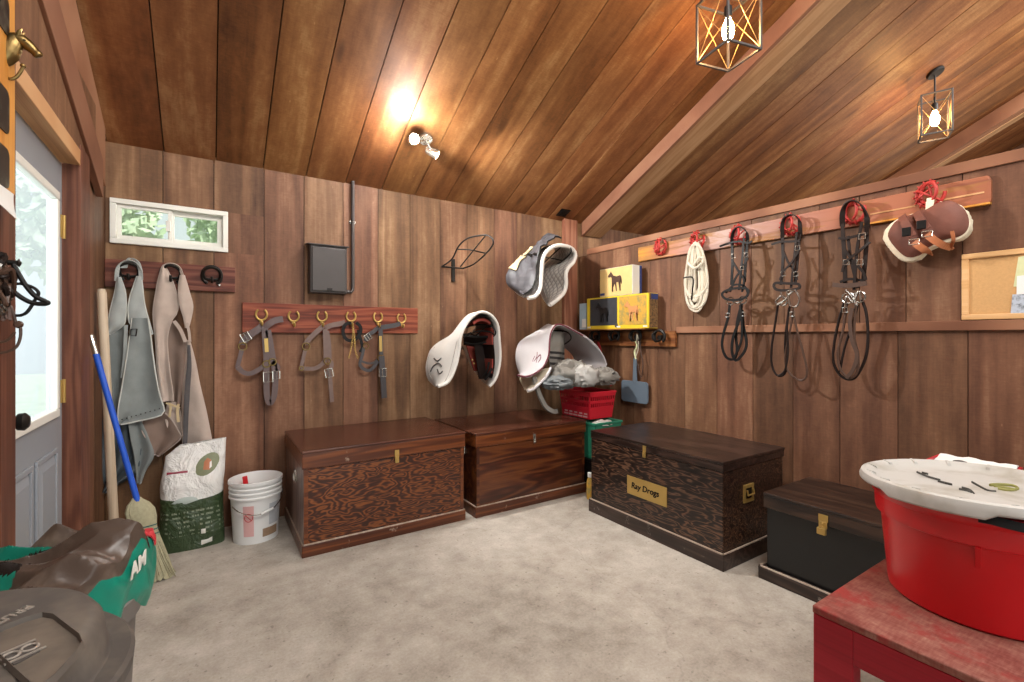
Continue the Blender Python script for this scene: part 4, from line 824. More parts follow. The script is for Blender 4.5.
# --- grey pads with maroon edge, over striped blanket
F4 = [(517.5, 375), (525, 376.8), (535, 373.5), (543.5, 366.5), (548.5, 355), (549.5, 343), (550.5, 334), (553.5, 327.5), (558, 324), (566, 326.5), (575, 331.5), (587, 338), (597, 347), (604, 358), (606, 366), (601, 369.5), (592, 370.5), (582, 373)]
B4 = [(522, 377), (517.5, 366), (516.5, 353), (519, 343.5), (525, 338), (532, 334.5), (540, 330), (546, 325.5), (550.5, 325), (553, 331), (556, 338), (560, 343), (566, 348), (572, 354), (575, 360), (577, 366), (578, 369), (580, 373)]
P4, A4, B4b = loft(F4, B4, 3.0, 3.42, 44, 14, 0, .008, seed=5)
gp = thing('saddle_pad', 'grey-white saddle pad with maroon edge above the red basket', 'saddle pad', PY(555, 350, 3.2))
MB().sheet(P4, 60, 16, .016).build('pad_cloth', 'padgrey', gp, smooth=60)
MB().tube(A4[:26], .0065, 8).build('front_binding', 'maroon', gp, smooth=1)
MB().tube(A4[26:], .0075, 8).build('front_binding', 'padgrey', gp, smooth=1)
m = MB()
def on4(u, v): return P4(u, v)+V((-.6, -.7, .1)).normalized()*.012
for pts in ([(.17, .33), (.20, .30), (.225, .34)], [(.165, .25), (.20, .27), (.22, .22)], [(.17, .2), (.195, .18), (.215, .22), (.19, .29)], [(.165, .36), (.18, .38), (.2, .36)]): m.tube(cat_rom([on4(*p) for p in pts], 5), .003, 5)
m.build('embroidered_mark', 'maroon', gp)
# lower layered pad
F5 = [(527, 389.5), (533, 388), (540, 382), (546, 374.5), (550, 367)]
B5 = [(525.5, 388), (524, 384), (522, 380.5), (521, 377), (523, 372)]
P5, A5, B5b = loft(F5, B5, 2.99, 3.38, 16, 8, 0, .008, seed=9)
lp = thing('saddle_pad', 'cream folded pad edge showing below the maroon-edged pad', 'saddle pad', PY(535, 383, 3.2))
MB().sheet(lambda u, v: P5(u, v)+V((0, 0, -.012)), 20, 10, .02).build('pad_cloth', 'fleece', lp, smooth=60)
MB().tube([P5(i/15, .0)+V((0, -.01, -.004)) for i in range(16)], .011, 8).build('front_binding', 'padgrey', lp, smooth=1)
# striped blanket hanging from the rack arm
sb = thing('striped_blanket', 'grey blanket with dark stripes hanging inside the maroon-edged pad', 'blanket', PY(556, 360, 3.12))
def Psb(u, v): p = PY(550+16*u+2.5*v*(.5-u), 331+40*v+1.5*u, 3.08+.10*u*u); return p+V((0, .02*math.sin(u*7+v*2)+.012*noise.noise(V((u*4, v*5, 2))), 0))
MB().sheet(Psb, 20, 24, .010).build('blanket_cloth', 'knit', sb, smooth=60)
for v0 in (.50, .63, .78, .91): MB().sheet(lambda u, v: Psb(u, v0+.06*v)+V((0, -.007, 0)), 20, 3, .003).build('stripe', 'stripe', sb, smooth=60)
# ---- red basket on the second trunk, cloths in it
zt = .566
q1 = PZ(589.5, 419.5, zt); q0 = q1+Y_*.34; q2 = q1+X_*.25
ex = (q0-q1); ey = (q2-q1); ex.z = ey.z = 0; Lx, Ly = ex.length, ey.length; ex.normalize(); ey = (ey-ex*ey.dot(ex)).normalized()
hB = PY(591, 393, q1.y).z-zt
bs = thing('basket', 'red plastic basket heaped with cloths, perched on the green tote', 'basket', (q1+ex*Lx/2+ey*Ly/2))
def bpt(s, t, z): k = 1+.16*z/hB; return q1+ex*(Lx/2+(s-.5)*Lx*k)+ey*(Ly/2+(t-.5)*Ly*k)+Z_*z
cs = [(0, 0), (1, 0), (1, 1), (0, 1)]
m = MB(); m.hexa([bpt(s, t, 0) for s, t in cs], [bpt(s, t, .006) for s, t in cs]); m.build('base', 'red_basket', bs)
for i in range(4):
    a, b_ = cs[i], cs[(i+1) % 4]; L_ = lambda f, z: bpt(a[0]+(b_[0]-a[0])*f, a[1]+(b_[1]-a[1])*f, z); w = MB()
    nrm = (L_(1, 0)-L_(0, 0)).cross(Z_).normalized()
    for z0, z1 in ((.0, hB*.45), (hB*.60, hB*.70), (hB*.86, hB)): w.hexa([L_(0, z0), L_(1, z0), L_(1, z0)-nrm*.006, L_(0, z0)-nrm*.006], [L_(0, z1), L_(1, z1), L_(1, z1)-nrm*.006, L_(0, z1)-nrm*.006])
    nb = 13
    for k in range(nb): f = k/(nb-1)*.97; w.hexa([L_(f, hB*.45), L_(f+.03, hB*.45), L_(f+.03, hB*.45)-nrm*.005, L_(f, hB*.45)-nrm*.005], [L_(f, hB*.86), L_(f+.03, hB*.86), L_(f+.03, hB*.86)-nrm*.005, L_(f, hB*.86)-nrm*.005])
    sp_ = w.build('side_panel', 'red_basket', bs)
    if i == 0 or i == 3:
        w = MB()
        for k in range(5):
            for z_, l_ in ((.012, .15), (.035, .11)): f = .06+.18*k; w.hexa([L_(f, z_)-nrm*.0065, L_(f+l_, z_)-nrm*.0065, L_(f+l_, z_)-nrm*.0075, L_(f, z_)-nrm*.0075], [L_(f, z_+.012)-nrm*.0065, L_(f+l_, z_+.012)-nrm*.0065, L_(f+l_, z_+.012)-nrm*.0075, L_(f, z_+.012)-nrm*.0075])
        if i == 0: w.build('worn_print', 'labelpink', sp_)
MB().tube([bpt(s, t, hB) for s, t in cs], .010, 8, True).build('rim', 'red_basket', bs, smooth=1)
def crumple(name, label, cat, mat, c, rx, ry, rz, seed, sc_=5., amp=.30, grp=None, rot=0., flat=.0):
    m = MB(); c = V(c); nu, nv = 36, 18; vs = []
    for j in range(nv+1):
        th = PI*j/nv
        for i in range(nu):
            ph = 2*PI*i/nu; d = V((math.sin(th)*math.cos(ph), math.sin(th)*math.sin(ph), math.cos(th)))
            r = 1+amp*(1-abs(noise.noise(d*sc_*.5+V((seed, 1, 2))))*2.4)+amp*.5*noise.noise(d*sc_+V((seed, 5, 1)))
            p = V((d.x*rx*r, d.y*ry*r, d.z*rz*r)); p = Matrix.Rotation(rot, 3, 'Z') @ p; vs.append(c+p)
    fs = [(j*nu+i, j*nu+(i+1) % nu, (j+1)*nu+(i+1) % nu, (j+1)*nu+i) for j in range(nv) for i in range(nu)]
    zmin = c.z-rz*.9
    for v in vs: v.z = max(v.z, zmin)
    o = m.add(vs, fs).build(name, mat, None, smooth=60, loc=c); return tag(o, label, cat, grp)
cb = q1+ex*Lx/2+ey*Ly/2+Z_*(hB+.01)
def cl_at(px, py, Y): return PY(px, py, Y)
crumple('folded_cloth', 'slate grey cloth at the left end of the red basket', 'cloth', 'knit3', cl_at(558, 383, 2.96), .12, .10, .055, 1, grp='cloths heaped in the red basket')
crumple('folded_cloth', 'grey-brown knit cloth at the middle of the red basket heap', 'cloth', 'knit', cl_at(571, 374, 2.97), .15, .12, .10, 4, grp='cloths heaped in the red basket')
crumple('folded_cloth', 'pale towel crumpled at the front of the red basket heap', 'cloth', 'knit2', cl_at(585, 377, 2.84), .10, .09, .085, 8, grp='cloths heaped in the red basket')
crumple('folded_cloth', 'taupe cloth hanging over the right end of the red basket', 'cloth', 'knit', cl_at(603, 377, 2.93), .12, .10, .07, 12, grp='cloths heaped in the red basket')
m = MB(); m.strap([PY(534, 377, 3.05), PY(537, 388, 3.03), PY(541, 398, 3.0), PY(546, 407, 2.98), PY(553, 411.5, 2.97), PY(557, 411, 3.0)], .035, .018, (0, -1, .2)); o = m.build('girth', 'knit', None, smooth=60, loc=PY(545, 400, 3.0)); tag(o, 'pale padded girth strap curving down to the trunk beside the red basket', 'girth')
m = MB(); m.strap([Rt(598, 342, .05), Rt(601, 352, .05), Rt(600, 362, .05), Rt(607, 372, .06), Rt(612, 384, .06)], .022, .005, (-1, 0, 0)); m.strap([Rt(598, 342, .045), Rt(594, 348, .05), Rt(597, 366, .05), Rt(606, 375, .06), Rt(611, 386, .06)], .02, .005, (-1, 0, 0)); m.strap([Rt(594, 373, .06), Rt(603, 373, .06), Rt(611, 376, .06)], .02, .005, (-1, 0, 0)); rhp = m
t = thing('halter', 'red webbing halter hanging beneath the model horse shelf', 'halter', Rt(598, 342, .05)); rhp.build('webbing', 'redblanket', t)
MB().tube(arc(Rt(604, 373, .05), .018, Y_, Z_, 0, 340, 14), .003, 6, True).build('ring', 'nickel', t, smooth=1)
# ---- green tote and what stands under it in the corner
g0, g1 = V((2.575, 2.75, .262)), V((2.87, 3.15, .55))
gt = thing('tote', 'green plastic tote in the corner between the two back trunks', 'tote', ((g0.x+g1.x)/2, (g0.y+g1.y)/2, .3))
def gp_(s, t, z): k = .88+.12*(z-g0.z)/(g1.z-g0.z); return V(((g0.x+g1.x)/2+(s-.5)*(g1.x-g0.x)*k, (g0.y+g1.y)/2+(t-.5)*(g1.y-g0.y)*k, z))
m = MB(); m.hexa([gp_(s, t, g0.z) for s, t in cs], [gp_(s, t, g0.z+.006) for s, t in cs])
for i in range(4):
    a, b_ = cs[i], cs[(i+1) % 4]; A_, B_ = gp_(*a, g0.z), gp_(*b_, g0.z); C2, D2 = gp_(*b_, g1.z), gp_(*a, g1.z); n_ = (B_-A_).cross(Z_).normalized()*.005
    m.hexa([A_, B_, B_-n_, A_-n_], [D2, C2, C2-n_, D2-n_])
m.build('tub', 'green', gt, bevel=.002)
MB().tube([gp_(s, t, g1.z) for s, t in cs], .011, 8, True).build('rim', 'green', gt, smooth=1)
for s in (.2, .5, .8): MB().hexa([gp_(0, s-.02, .28)-X_*.006, gp_(0, s+.02, .28)-X_*.006, gp_(0, s+.02, .28), gp_(0, s-.02, .28)], [gp_(0, s-.02, .53)-X_*.006, gp_(0, s+.02, .53)-X_*.006, gp_(0, s+.02, .53), gp_(0, s-.02, .53)]).build('rib', 'green', gt)
crumple('cloth', 'white rag lying in the green tote', 'cloth', 'padwhite', (2.70, 2.80, .535), .10, .045, .03, 21)
m = MB(); m.hexa([(2.58, 2.77, 0), (2.86, 2.77, 0), (2.86, 3.13, 0), (2.58, 3.13, 0)], [(2.575, 2.755, .235), (2.87, 2.755, .235), (2.87, 3.145, .235), (2.575, 3.145, .235)]); st = thing('crate', 'black plastic crate beneath the green tote', 'crate', (2.72, 2.95, 0)); m.build('box_body', 'black', st, bevel=.006)
MB().box((2.57, 2.745, .235), (2.88, 3.155, .26)).build('lid', 'black', st, bevel=.004)
jr = thing('jar', 'clear jar with yellowish contents on the floor in the back corner gap', 'jar', (2.47, 2.69, 0))
MB().lathe([(0, 0), (.028, 0), (.03, .01), (.03, .13), (.02, .16), (.018, .175), (0, .175)], (2.47, 2.69, 0), 20).build('jar_body', 'amberpic', jr, smooth=1)
MB().lathe([(.022, .17), (.022, .2), (0, .2)], (2.47, 2.69, 0), 20).build('lid', 'white_plastic', jr, smooth=1)
# ================================================================ PARTITION: hook shelf, model horse boxes
WX = (-1, 0, 0)
hs = thing('hook_board', 'short board of four dark iron hooks under the model horse boxes', 'hook rack', (XR, 2.97, 1.17))
MB().box((XR-.03, 2.405, 1.172), (XR-.001, 3.42, 1.300)).build('back_board', 'shelfb', hs, bevel=.003)
MB().box((2.975, 2.60, 1.312), (XR-.001, 3.43, 1.321)).build('ledge', 'shelfb', hs, bevel=.003)
for px, py in ((595.5, 334.5), (614.8, 334), (636, 334.5), (659.5, 335)):
    c = Rt(px, py+1.5, .075); m = MB(); shoe(m, c, .052, .011, Y_, Z_, -50, 230, 1.0); m.lathe([(.02, 0), (.024, .045), (.012, .05), (.012, .075)], c+V((-.005, 0, -.01)), 12, axis=(1, 0, 0)); m.tube(arc(c+V((-.018, 0, 0)), .046, V((-.6, .8, 0)), Z_, -40, 220, 14), .007, 7)
    m.tube(cat_rom([c+V((.03, 0, -.02)), c+V((-.01, 0, -.035)), c+V((-.055, .0, -.04)), c+V((-.062, 0, -.012))], 4), .008, 8); hk = m.build('horseshoe_hook', 'iron', hs, smooth=1)
def ybox(name, x0, z0, z1, pl, pr, depth):
    """carton standing on the ledge: front plane x0, from pixel pl to pixel pr"""
    ya, yb = PX(pl, 300, x0).y, PX(pr, 300, x0).y
    return ya, yb
def horse(mb, c, s, fl=1, nrm=(-1, 0, 0), u=(0, -1, 0), th=.008, walk=.0):
    """a side-on horse figurine in relief, facing -u when fl=1"""
    pts = [(-.92, .50), (-.86, .60), (-.74, .70), (-.62, .80), (-.58, .90), (-.53, .80), (-.44, .70), (-.30, .52), (-.14, .44), (.1, .40), (.32, .43), (.48, .46), (.60, .40), (.68, .2), (.72, -.05), (.70, -.3), (.66, -.32), (.63, 0.0), (.58, .16), (.55, -.02), (.50, -.25), (.56, -.48), (.54, -.78), (.60, -.88), (.48, -.88), (.46, -.55), (.36, -.28), (.33, -.10), (.1, -.12), (-.12, -.10), (-.18, -.3), (-.20+walk, -.55), (-.26+walk, -.86), (-.16+walk, -.9), (-.30+walk, -.9), (-.34+walk, -.86), (-.30+walk*.5, -.52), (-.34, -.2), (-.40, .08), (-.46, .30), (-.56, .42), (-.66, .42), (-.78, .40), (-.88, .40)]
    c, n, u = V(c), V(nrm), V(u); q = [c+u*(x*fl*s)+Z_*(z*s) for x, z in pts]
    bm = bmesh.new(); vs = [bm.verts.new(p) for p in q]; f = bm.faces.new(vs); bmesh.ops.triangulate(bm, faces=[f]); bm.verts.index_update()
    fr = [tuple(v.index for v in t.verts) for t in bm.faces]; bm.free(); N = len(q)
    mb.add(q+[p+n*th for p in q], fr+[tuple(N+i for i in reversed(t)) for t in fr]+[(i, (i+1) % N, N+(i+1) % N, N+i) for i in range(N)])
    for lx, tz in ((.40, -.62), (-.05, -.5)):  # far legs
        a = c+u*(lx*fl*s)+Z_*(-.05*s); mb.hexa([a-u*.09*s, a+u*.09*s, a+u*.09*s+n*th*.6, a-u*.09*s+n*th*.6], [p+Z_*(-.82*s)+u*(.14*fl*s) for p in (a-u*.045*s, a+u*.045*s, a+u*.045*s+n*th*.6, a-u*.045*s+n*th*.6)])
    return mb
zl = 1.322
def carton(name, label, x0, d, ya, yb, z0, z1, body, side=None):
    t = thing(name, label, 'box', (x0+d/2, (ya+yb)/2, z0)); MB().box((x0, yb, z0), (x0+d, ya, z1)).build('carton', body, t, bevel=.002)
    if side: MB().box((x0+.012, yb-.002, z0+.004), (x0+d-.004, yb, z1-.004)).build('side_print', side, t)
    return t
# wide yellow box with two windows
xa = 2.985; yl, yr = PX(587, 310, xa).y, PX(648.5, 310, xa).y; z1 = PX(620, 295.5, xa).z
bx = carton('model_horse_box', 'wide yellow box with a black and a palomino horse in its windows', xa, .115, yl, yr, zl, z1, 'yellowbox', 'browncard')
MB().box((xa+.03, yr-.004, z1-.05), (xa+.112, yr-.002, z1-.004)).build('side_label', 'bluelabel', bx)
ym = PX(618.5, 310, xa).y
for nm, a, b, mt, hm in (('window_picture', yl-.045, ym+.015, 'darkpic', 'horseblack'), ('window_picture', ym-.01, yr+.02, 'amberpic', 'horsepal')):
    p = MB().box((xa-.002, b, zl+.032), (xa, a, z1-.012)).build(nm, mt, bx); mb = MB(); horse(mb, (xa-.002, (a+b)/2, (zl+z1)/2+.004), .098 if hm == 'horseblack' else .094, 1, th=.006); mb.build('horse_figure', hm, p)
for y in (yl-.03, ym, yr+.035): MB().box((xa-.003, y-.022, zl+.010), (xa, y+.02, zl+.024)).build('maker_label', 'whitebox', bx)
MB().lathe([(.02, 0), (.02, .002), (0, .002)], (xa, ym+.025, zl+.03), 14, axis=WX).build('round_sticker', 'darkmark', bx)
# upper box
ya, yb = PX(600, 280, xa).y, PX(632.5, 280, xa).y; z2, z3 = z1+.001, PX(600, 270, xa).z
ub = carton('model_horse_box', 'white and sandy box with a dark bay horse, on top of the yellow box', xa, .11, ya, yb, z2, z3, 'whitebox'); MB().box((xa+.085, yb-.002, z2+.002), (xa+.112, yb, z3-.002)).build('back_strip', 'bluelabel', ub)
p = MB().box((xa-.002, yb+.004, z2+.004), (xa, ya-.003, z3-.003)).build('cover_picture', 'tanpic', ub)
mb = MB(); horse(mb, (xa-.002, (ya+yb)/2-.005, (z2+z3)/2+.004), .10, 1, th=.005, walk=-.12); mb.build('horse_figure', 'horsebay', p)
MB().box((xa-.003, ya-.062, z2+.012), (xa, ya-.006, z2+.034)).build('maker_label', 'bluelabel', ub)
ys = PX(583, 315, xa+.02).y
sbx = carton('model_horse_box', 'small pale blue box on end beside the wide yellow box', xa+.015, .10, PX(579.5, 315, xa+.015).y, PX(586.6, 315, xa+.015).y+.002, zl, PX(583, 303.5, xa+.015).z, 'bluecard')
MB().box((xa+.013, PX(585, 315, xa).y, zl+.02), (xa+.015, PX(581, 315, xa).y, zl+.10)).build('front_print', 'whitebox', sbx)
# slate paddle on the third hook
c = Rt(635, 392, .03)
pd = thing('stall_paddle', 'slate blue paddle hanging by a cord from the third iron hook', 'paddle', c)
ya, yb, za, zb = Rt(622, 392, .03).y, Rt(648.5, 392, .03).y, Rt(635, 402.5, .03).z, Rt(635, 381, .03).z; R = .03
m = MB(); pol = []
for cy, cz, a0 in ((yb+R, zb-R, 90), (ya-R, zb-R, 0), (ya-R, za+R, -90), (yb+R, za+R, 180)): pol += [V((XR-.028, cy+R*math.cos(math.radians(a0+k*15)), cz+R*math.sin(math.radians(a0+k*15)))) for k in ([6, 5, 4, 3, 2, 1, 0] if False else range(7))]
pol = sorted(pol, key=lambda p: math.atan2(p.z-(za+zb)/2, p.y-(ya+yb)/2)); m.prism(pol, (-.012, 0, 0)); m.build('blade', 'greypaddle', pd, bevel=.003)
n0, n1 = Rt(635, 383, .035), Rt(635.2, 358, .035); MB().hexa([n0+V((-.008, -.024, 0)), n0+V((.008, -.024, 0)), n0+V((.008, .024, 0)), n0+V((-.008, .024, 0))], [n1+V((-.007, -.016, 0)), n1+V((.007, -.016, 0)), n1+V((.007, .016, 0)), n1+V((-.007, .016, 0))]).build('handle', 'greypaddle', pd, bevel=.004)
MB().tube(cat_rom([n1, Rt(635.5, 352, .045), Rt(636.5, 344, .06), Rt(637, 334, .105), Rt(638.5, 342, .07), Rt(638, 350, .05), n1], 5), .004, 6).build('cord', 'rope', pd, smooth=1)
MB().tube(cat_rom([Rt(636, 359, .05), Rt(634.5, 352, .055), Rt(637, 346, .06), Rt(635, 340, .065)], 5), .007, 6).build('twisted_tag', 'paperY', pd, smooth=1)
for a, lbl in ((((640, 338), (641, 352), (643, 364), (641, 378)), 'thin brown leather thong hanging by the slate paddle'), (((596, 340), (597, 352), (595, 362), (597, 371)), 'thin brown leather thong hanging at the left iron hook')):
    m = MB(); m.tube(cat_rom([Rt(x, y, .05) for x, y in a]+[Rt(a[-1][0]-3, a[-1][1]-14, .05)], 5), .005, 6); tag(m.build('thong', 'leather', None, smooth=1, loc=Rt(*a[0], .05)), lbl, 'thong')
# ---- long weathered board with red-wound horseshoes
lb = thing('bridle_rack', 'long weathered board holding red-wound horseshoe hooks above the rail', 'rack', (XR, 1.704, 1.95))
yl, yr = 2.79, .617
m = MB(); pol = [(XR-.026, yl, 1.902), (XR-.026, yl, 2.022), (XR-.026, yr+.012, 2.022), (XR-.026, yr, 2.0), (XR-.026, yr, 1.90), (XR-.026, yr+.01, 1.884)]
m.prism(pol, (.025, 0, 0)); m.build('back_board', 'weathered', lb, bevel=.004)
MB().box((XR-.030, yr+.003, 1.884), (XR-.002, 1.13, 1.893)).build('worn_lower_edge', 'oranged', lb)
for a, b in (((2.60, 1.905), (2.40, 1.912)), ((1.10, 1.935), (.90, 1.943)), ((.80, 1.94), (.64, 1.948))):
    MB().box((XR-.0285, b[0], a[1]), (XR-.026, a[0], b[1])).build('bare_streak', 'lintel', lb)
RH = []
for i, (px, py) in enumerate(((660.5, 246.5), (697.5, 240), (738.5, 234.5), (790.5, 224.5), (853.5, 212), (930.5, 194))):
    c = Rt(px, py, .045); RH.append(c); m = MB(); shoe(m, c, .056, .0085, Y_, Z_, -230+25*(i % 3), 60+25*(i % 3), 1.08)
    hk = m.build('horseshoe_hook', 'redrope' if i != 4 else 'redrope', lb, smooth=1)
    m = MB(); m.tube(arc(c+V((-.03, 0, 0)), .050, V((-.62, -.78, 0)), Z_, -70, 250, 18), .0075, 8); m.build('crossed_shoe', 'redrope', hk, smooth=1)
    m = MB(); rnd = random.Random(i)
    for k in range(3):
        a = rnd.uniform(0, 6.28); b_ = a+rnd.uniform(1.6, 3.2); pa = c+Y_*.056*math.cos(a)+Z_*.06*math.sin(a)-X_*.012; pb = c+Y_*.056*math.cos(b_)+Z_*.06*math.sin(b_)-X_*.02
        m.tube(cat_rom([pa, (pa+pb)/2+V((-.02, rnd.uniform(-.015, .015), rnd.uniform(-.02, .01))), pb], 4), .0055, 6)
    for k in range(10):
        a = -2.2+k*.42; q = c+Y_*.058*math.cos(a)+Z_*.062*math.sin(a); rad = Y_*math.cos(a)+Z_*math.sin(a); m.tube([q+rad*.0135*math.cos(t)+X_*.0135*math.sin(t) for t in [2*PI*j/8 for j in range(8)]], .003, 5, True)
    m.build('cord_winding', 'redrope', hk, smooth=1)
# rope coil
rc = thing('rope_coil', 'cream cotton rope coiled on the second red hook', 'rope', Rt(696, 245, .07))
m = MB(); rnd = random.Random(3)
for k in range(16):
    w_ = .8+k*.62+rnd.uniform(0, 1.5); bt = 297+rnd.uniform(-3, 12); of = .05+.007*(k % 4); cx = 695+rnd.uniform(-2, 2)
    m.tube(cat_rom([Rt(696.5, 242+rnd.uniform(0, 3), of+.03), Rt(cx-w_*.55, 252, of+.01), Rt(cx-w_, 280, of), Rt(cx-w_*.8, bt-6, of), Rt(cx, bt, of), Rt(cx+w_*.8, bt-8, of), Rt(cx+w_, 280, of), Rt(cx+w_*.6, 254, of+.01)], 6, True), .0095, 7, True)
m.build('loops', 'rope', rc, smooth=1)
m = MB(); m.tube(cat_rom([Rt(688, 263, .095), Rt(694, 268, .11), Rt(700, 265, .11), Rt(703.5, 260, .095), Rt(699, 258, .11), Rt(692, 268, .1)], 5), .0105, 7); m.build('wrap', 'rope', rc, smooth=1)
MB().tube(cat_rom([Rt(683.5, 278, .10), Rt(688, 277, .108), Rt(693, 278.5, .1), Rt(692.5, 290, .09), Rt(691.5, 300, .08)], 5), .006, 6).build('dark_end', 'iron', rc, smooth=1)
m = MB(); m.tube(cat_rom([Rt(687.5, 300, .06), Rt(690, 308, .06), Rt(697, 311.5, .06), Rt(702, 306, .06), Rt(705, 292, .06)], 5), .008, 7); m.build('loose_loop', 'rope', rc, smooth=1)
# bridles
def rp(pts, off): return [Rt(p[0], p[1], (p[2] if len(p) > 2 else off)+(.045 if p[1] > 245 else .02)) for p in pts]
def bridle(label, hook, mat, mat2, items):
    t = thing('bridle', label, 'bridle', hook, 'bridles on the long weathered board')
    for nm, kind, pts, w_, off, *rest in items:
        m = MB(); mt = rest[0] if rest else mat; w_ = w_*{'s': .72, 'e': .62, 'c': .72, 't': .8, 'o': .85}.get(kind, 1)
        if kind == 's': m.strap(rp(pts, off), w_, .006, WX)
        elif kind == 'e': m.strap(rp(pts, off), w_, .006, Z_)          # strap on edge over the hook
        elif kind == 'c': m.strap(rp(pts, off), w_, .006, WX, True)
        elif kind == 't': m.tube(cat_rom(rp(pts, off), 6), w_, 8)
        elif kind == 'o': m.tube(cat_rom(rp(pts, off), 6, True), w_, 8, True)
        elif kind == 'r': m.tube(arc(Rt(*pts, off+.045), w_, Y_, Z_, 0, 345, 18), .0045, 6, True)
        elif kind == 'b':
            c = Rt(*pts, off+.045); m.tube([c+Y_*w_-Z_*w_, c-Y_*w_-Z_*w_, c-Y_*w_+Z_*w_, c+Y_*w_+Z_*w_], .0035, 5, True)
        m.build(nm, mt, t, smooth=1)
    return t
bridle('small black bridle with white keepers on the third red hook', RH[2], 'black', 'black', [
    ('crown_piece', 'e', [(732, 244, .06), (732.5, 234, .075), (736, 228, .08), (741, 227, .08), (746.5, 232, .075), (747.5, 242, .06)], .035, .08),
    ('cheek_strap', 's', [(732, 242), (732.5, 262), (731.5, 285)], .026, .06), ('cheek_strap', 's', [(747.5, 240), (746, 258), (744.5, 282)], .026, .07), ('cheek_strap', 's', [(744, 238), (742, 262), (739, 290)], .020, .08),
    ('browband', 's', [(719.5, 246.5), (728, 243.5), (738, 241.5), (748, 243), (752, 241)], .018, .085), ('throat_strap', 's', [(733, 262), (739, 272), (744, 280), (742, 292)], .018, .08), ('throat_strap', 's', [(748, 258), (741, 270), (735, 279), (730, 292)], .018, .075),
    ('noseband', 'c', [(722, 294), (726, 299), (736, 300), (746, 297), (748, 290), (740, 288), (728, 290)], .022, .095), ('noseband', 's', [(726, 293), (734, 285), (744, 286), (748, 293)], .018, .08),
    ('bit_ring', 'r', (730.5, 301), .026, .085, 'steel'), ('bit_ring', 'r', (743, 300), .026, .08, 'steel'), ('mouthpiece', 't', [(731, 300), (737, 303), (743, 300)], .007, .085, 'steel'),
    ('buckle', 'b', (733, 256), .014, .07, 'nickel'), ('buckle', 'b', (746, 255), .014, .08, 'nickel'), ('buckle', 'b', (727.5, 315), .013, .08, 'nickel'), ('buckle', 'b', (743, 314), .013, .085, 'nickel'), ('buckle', 'b', (742, 268), .012, .09, 'nickel'),
    ('rein', 's', [(730, 303), (728, 318), (724, 332), (722, 345), (726, 357), (734, 359), (737, 350), (736, 335), (738, 318), (742, 303)], .024, .06),
    ('rein', 's', [(742, 303), (739, 320), (733, 338), (732, 352), (736, 360.5), (744, 352), (746.5, 342), (743.5, 326), (742, 310)], .024, .075), ('rein', 's', [(740, 305), (742, 325), (741, 342), (734, 358)], .02, .085)])
bridle('brown bridle with a large loose-ring bit in the middle of the weathered board', RH[3], 'dkbrown', 'black', [
    ('crown_piece', 'e', [(782.5, 240, .06), (782.5, 224, .075), (786, 216.5, .085), (793, 215, .085), (799, 220, .08), (800.5, 236, .06)], .036, .08),
    ('cheek_strap', 's', [(782.5, 238), (783, 260), (781, 285)], .024, .065), ('cheek_strap', 's', [(800, 234), (798, 252), (795, 284)], .024, .07), ('cheek_strap', 's', [(797, 232), (794, 260), (791, 288)], .018, .08),
    ('browband', 's', [(771.5, 244.5), (780, 242), (790, 241.5), (800, 241)], .018, .09), ('throat_strap', 's', [(799, 250), (792, 262), (783, 272), (780, 280)], .016, .085), ('throat_strap', 's', [(783, 250), (788, 262), (795, 272), (797, 280)], .016, .075),
    ('noseband', 'c', [(774, 286.5), (778, 290), (790, 290), (799, 288), (798, 284), (788, 283.5), (776, 283)], .022, .095),
    ('bit_ring', 'o', [(788, 291), (796, 291.5), (799.5, 299), (797, 306), (791, 306), (788.5, 298)], .0075, .10, 'steel'), ('bit_ring', 'o', [(776, 302), (782, 296), (787, 301), (784, 305.5)], .007, .09, 'steel'), ('mouthpiece', 't', [(777, 305), (786, 299), (791, 293), (796, 290)], .008, .095, 'steel'), ('mouthpiece', 't', [(780, 290), (783, 297), (789, 303)], .007, .09, 'steel'),
    ('buckle', 'b', (797.5, 248), .013, .085, 'nickel'), ('buckle', 'b', (796, 274), .013, .085, 'nickel'), ('buckle', 'b', (783, 274), .013, .085, 'nickel'), ('buckle', 'b', (792, 314), .013, .09, 'nickel'),
    ('rein', 't', [(778, 305), (775, 325), (772, 345), (771.5, 362), (775, 373), (781, 376), (786, 370), (785, 350), (786, 330), (790, 306)], .0085, .06),
    ('rein', 't', [(793, 306), (792, 320), (787, 345), (785, 360), (788, 371), (797, 379), (804, 379.5), (807, 371), (803, 352), (797, 330), (793, 310)], .008, .075, 'leather'),
    ('rein', 't', [(789, 308), (787, 330), (788, 350), (785, 370), (778, 376)], .008, .085)])
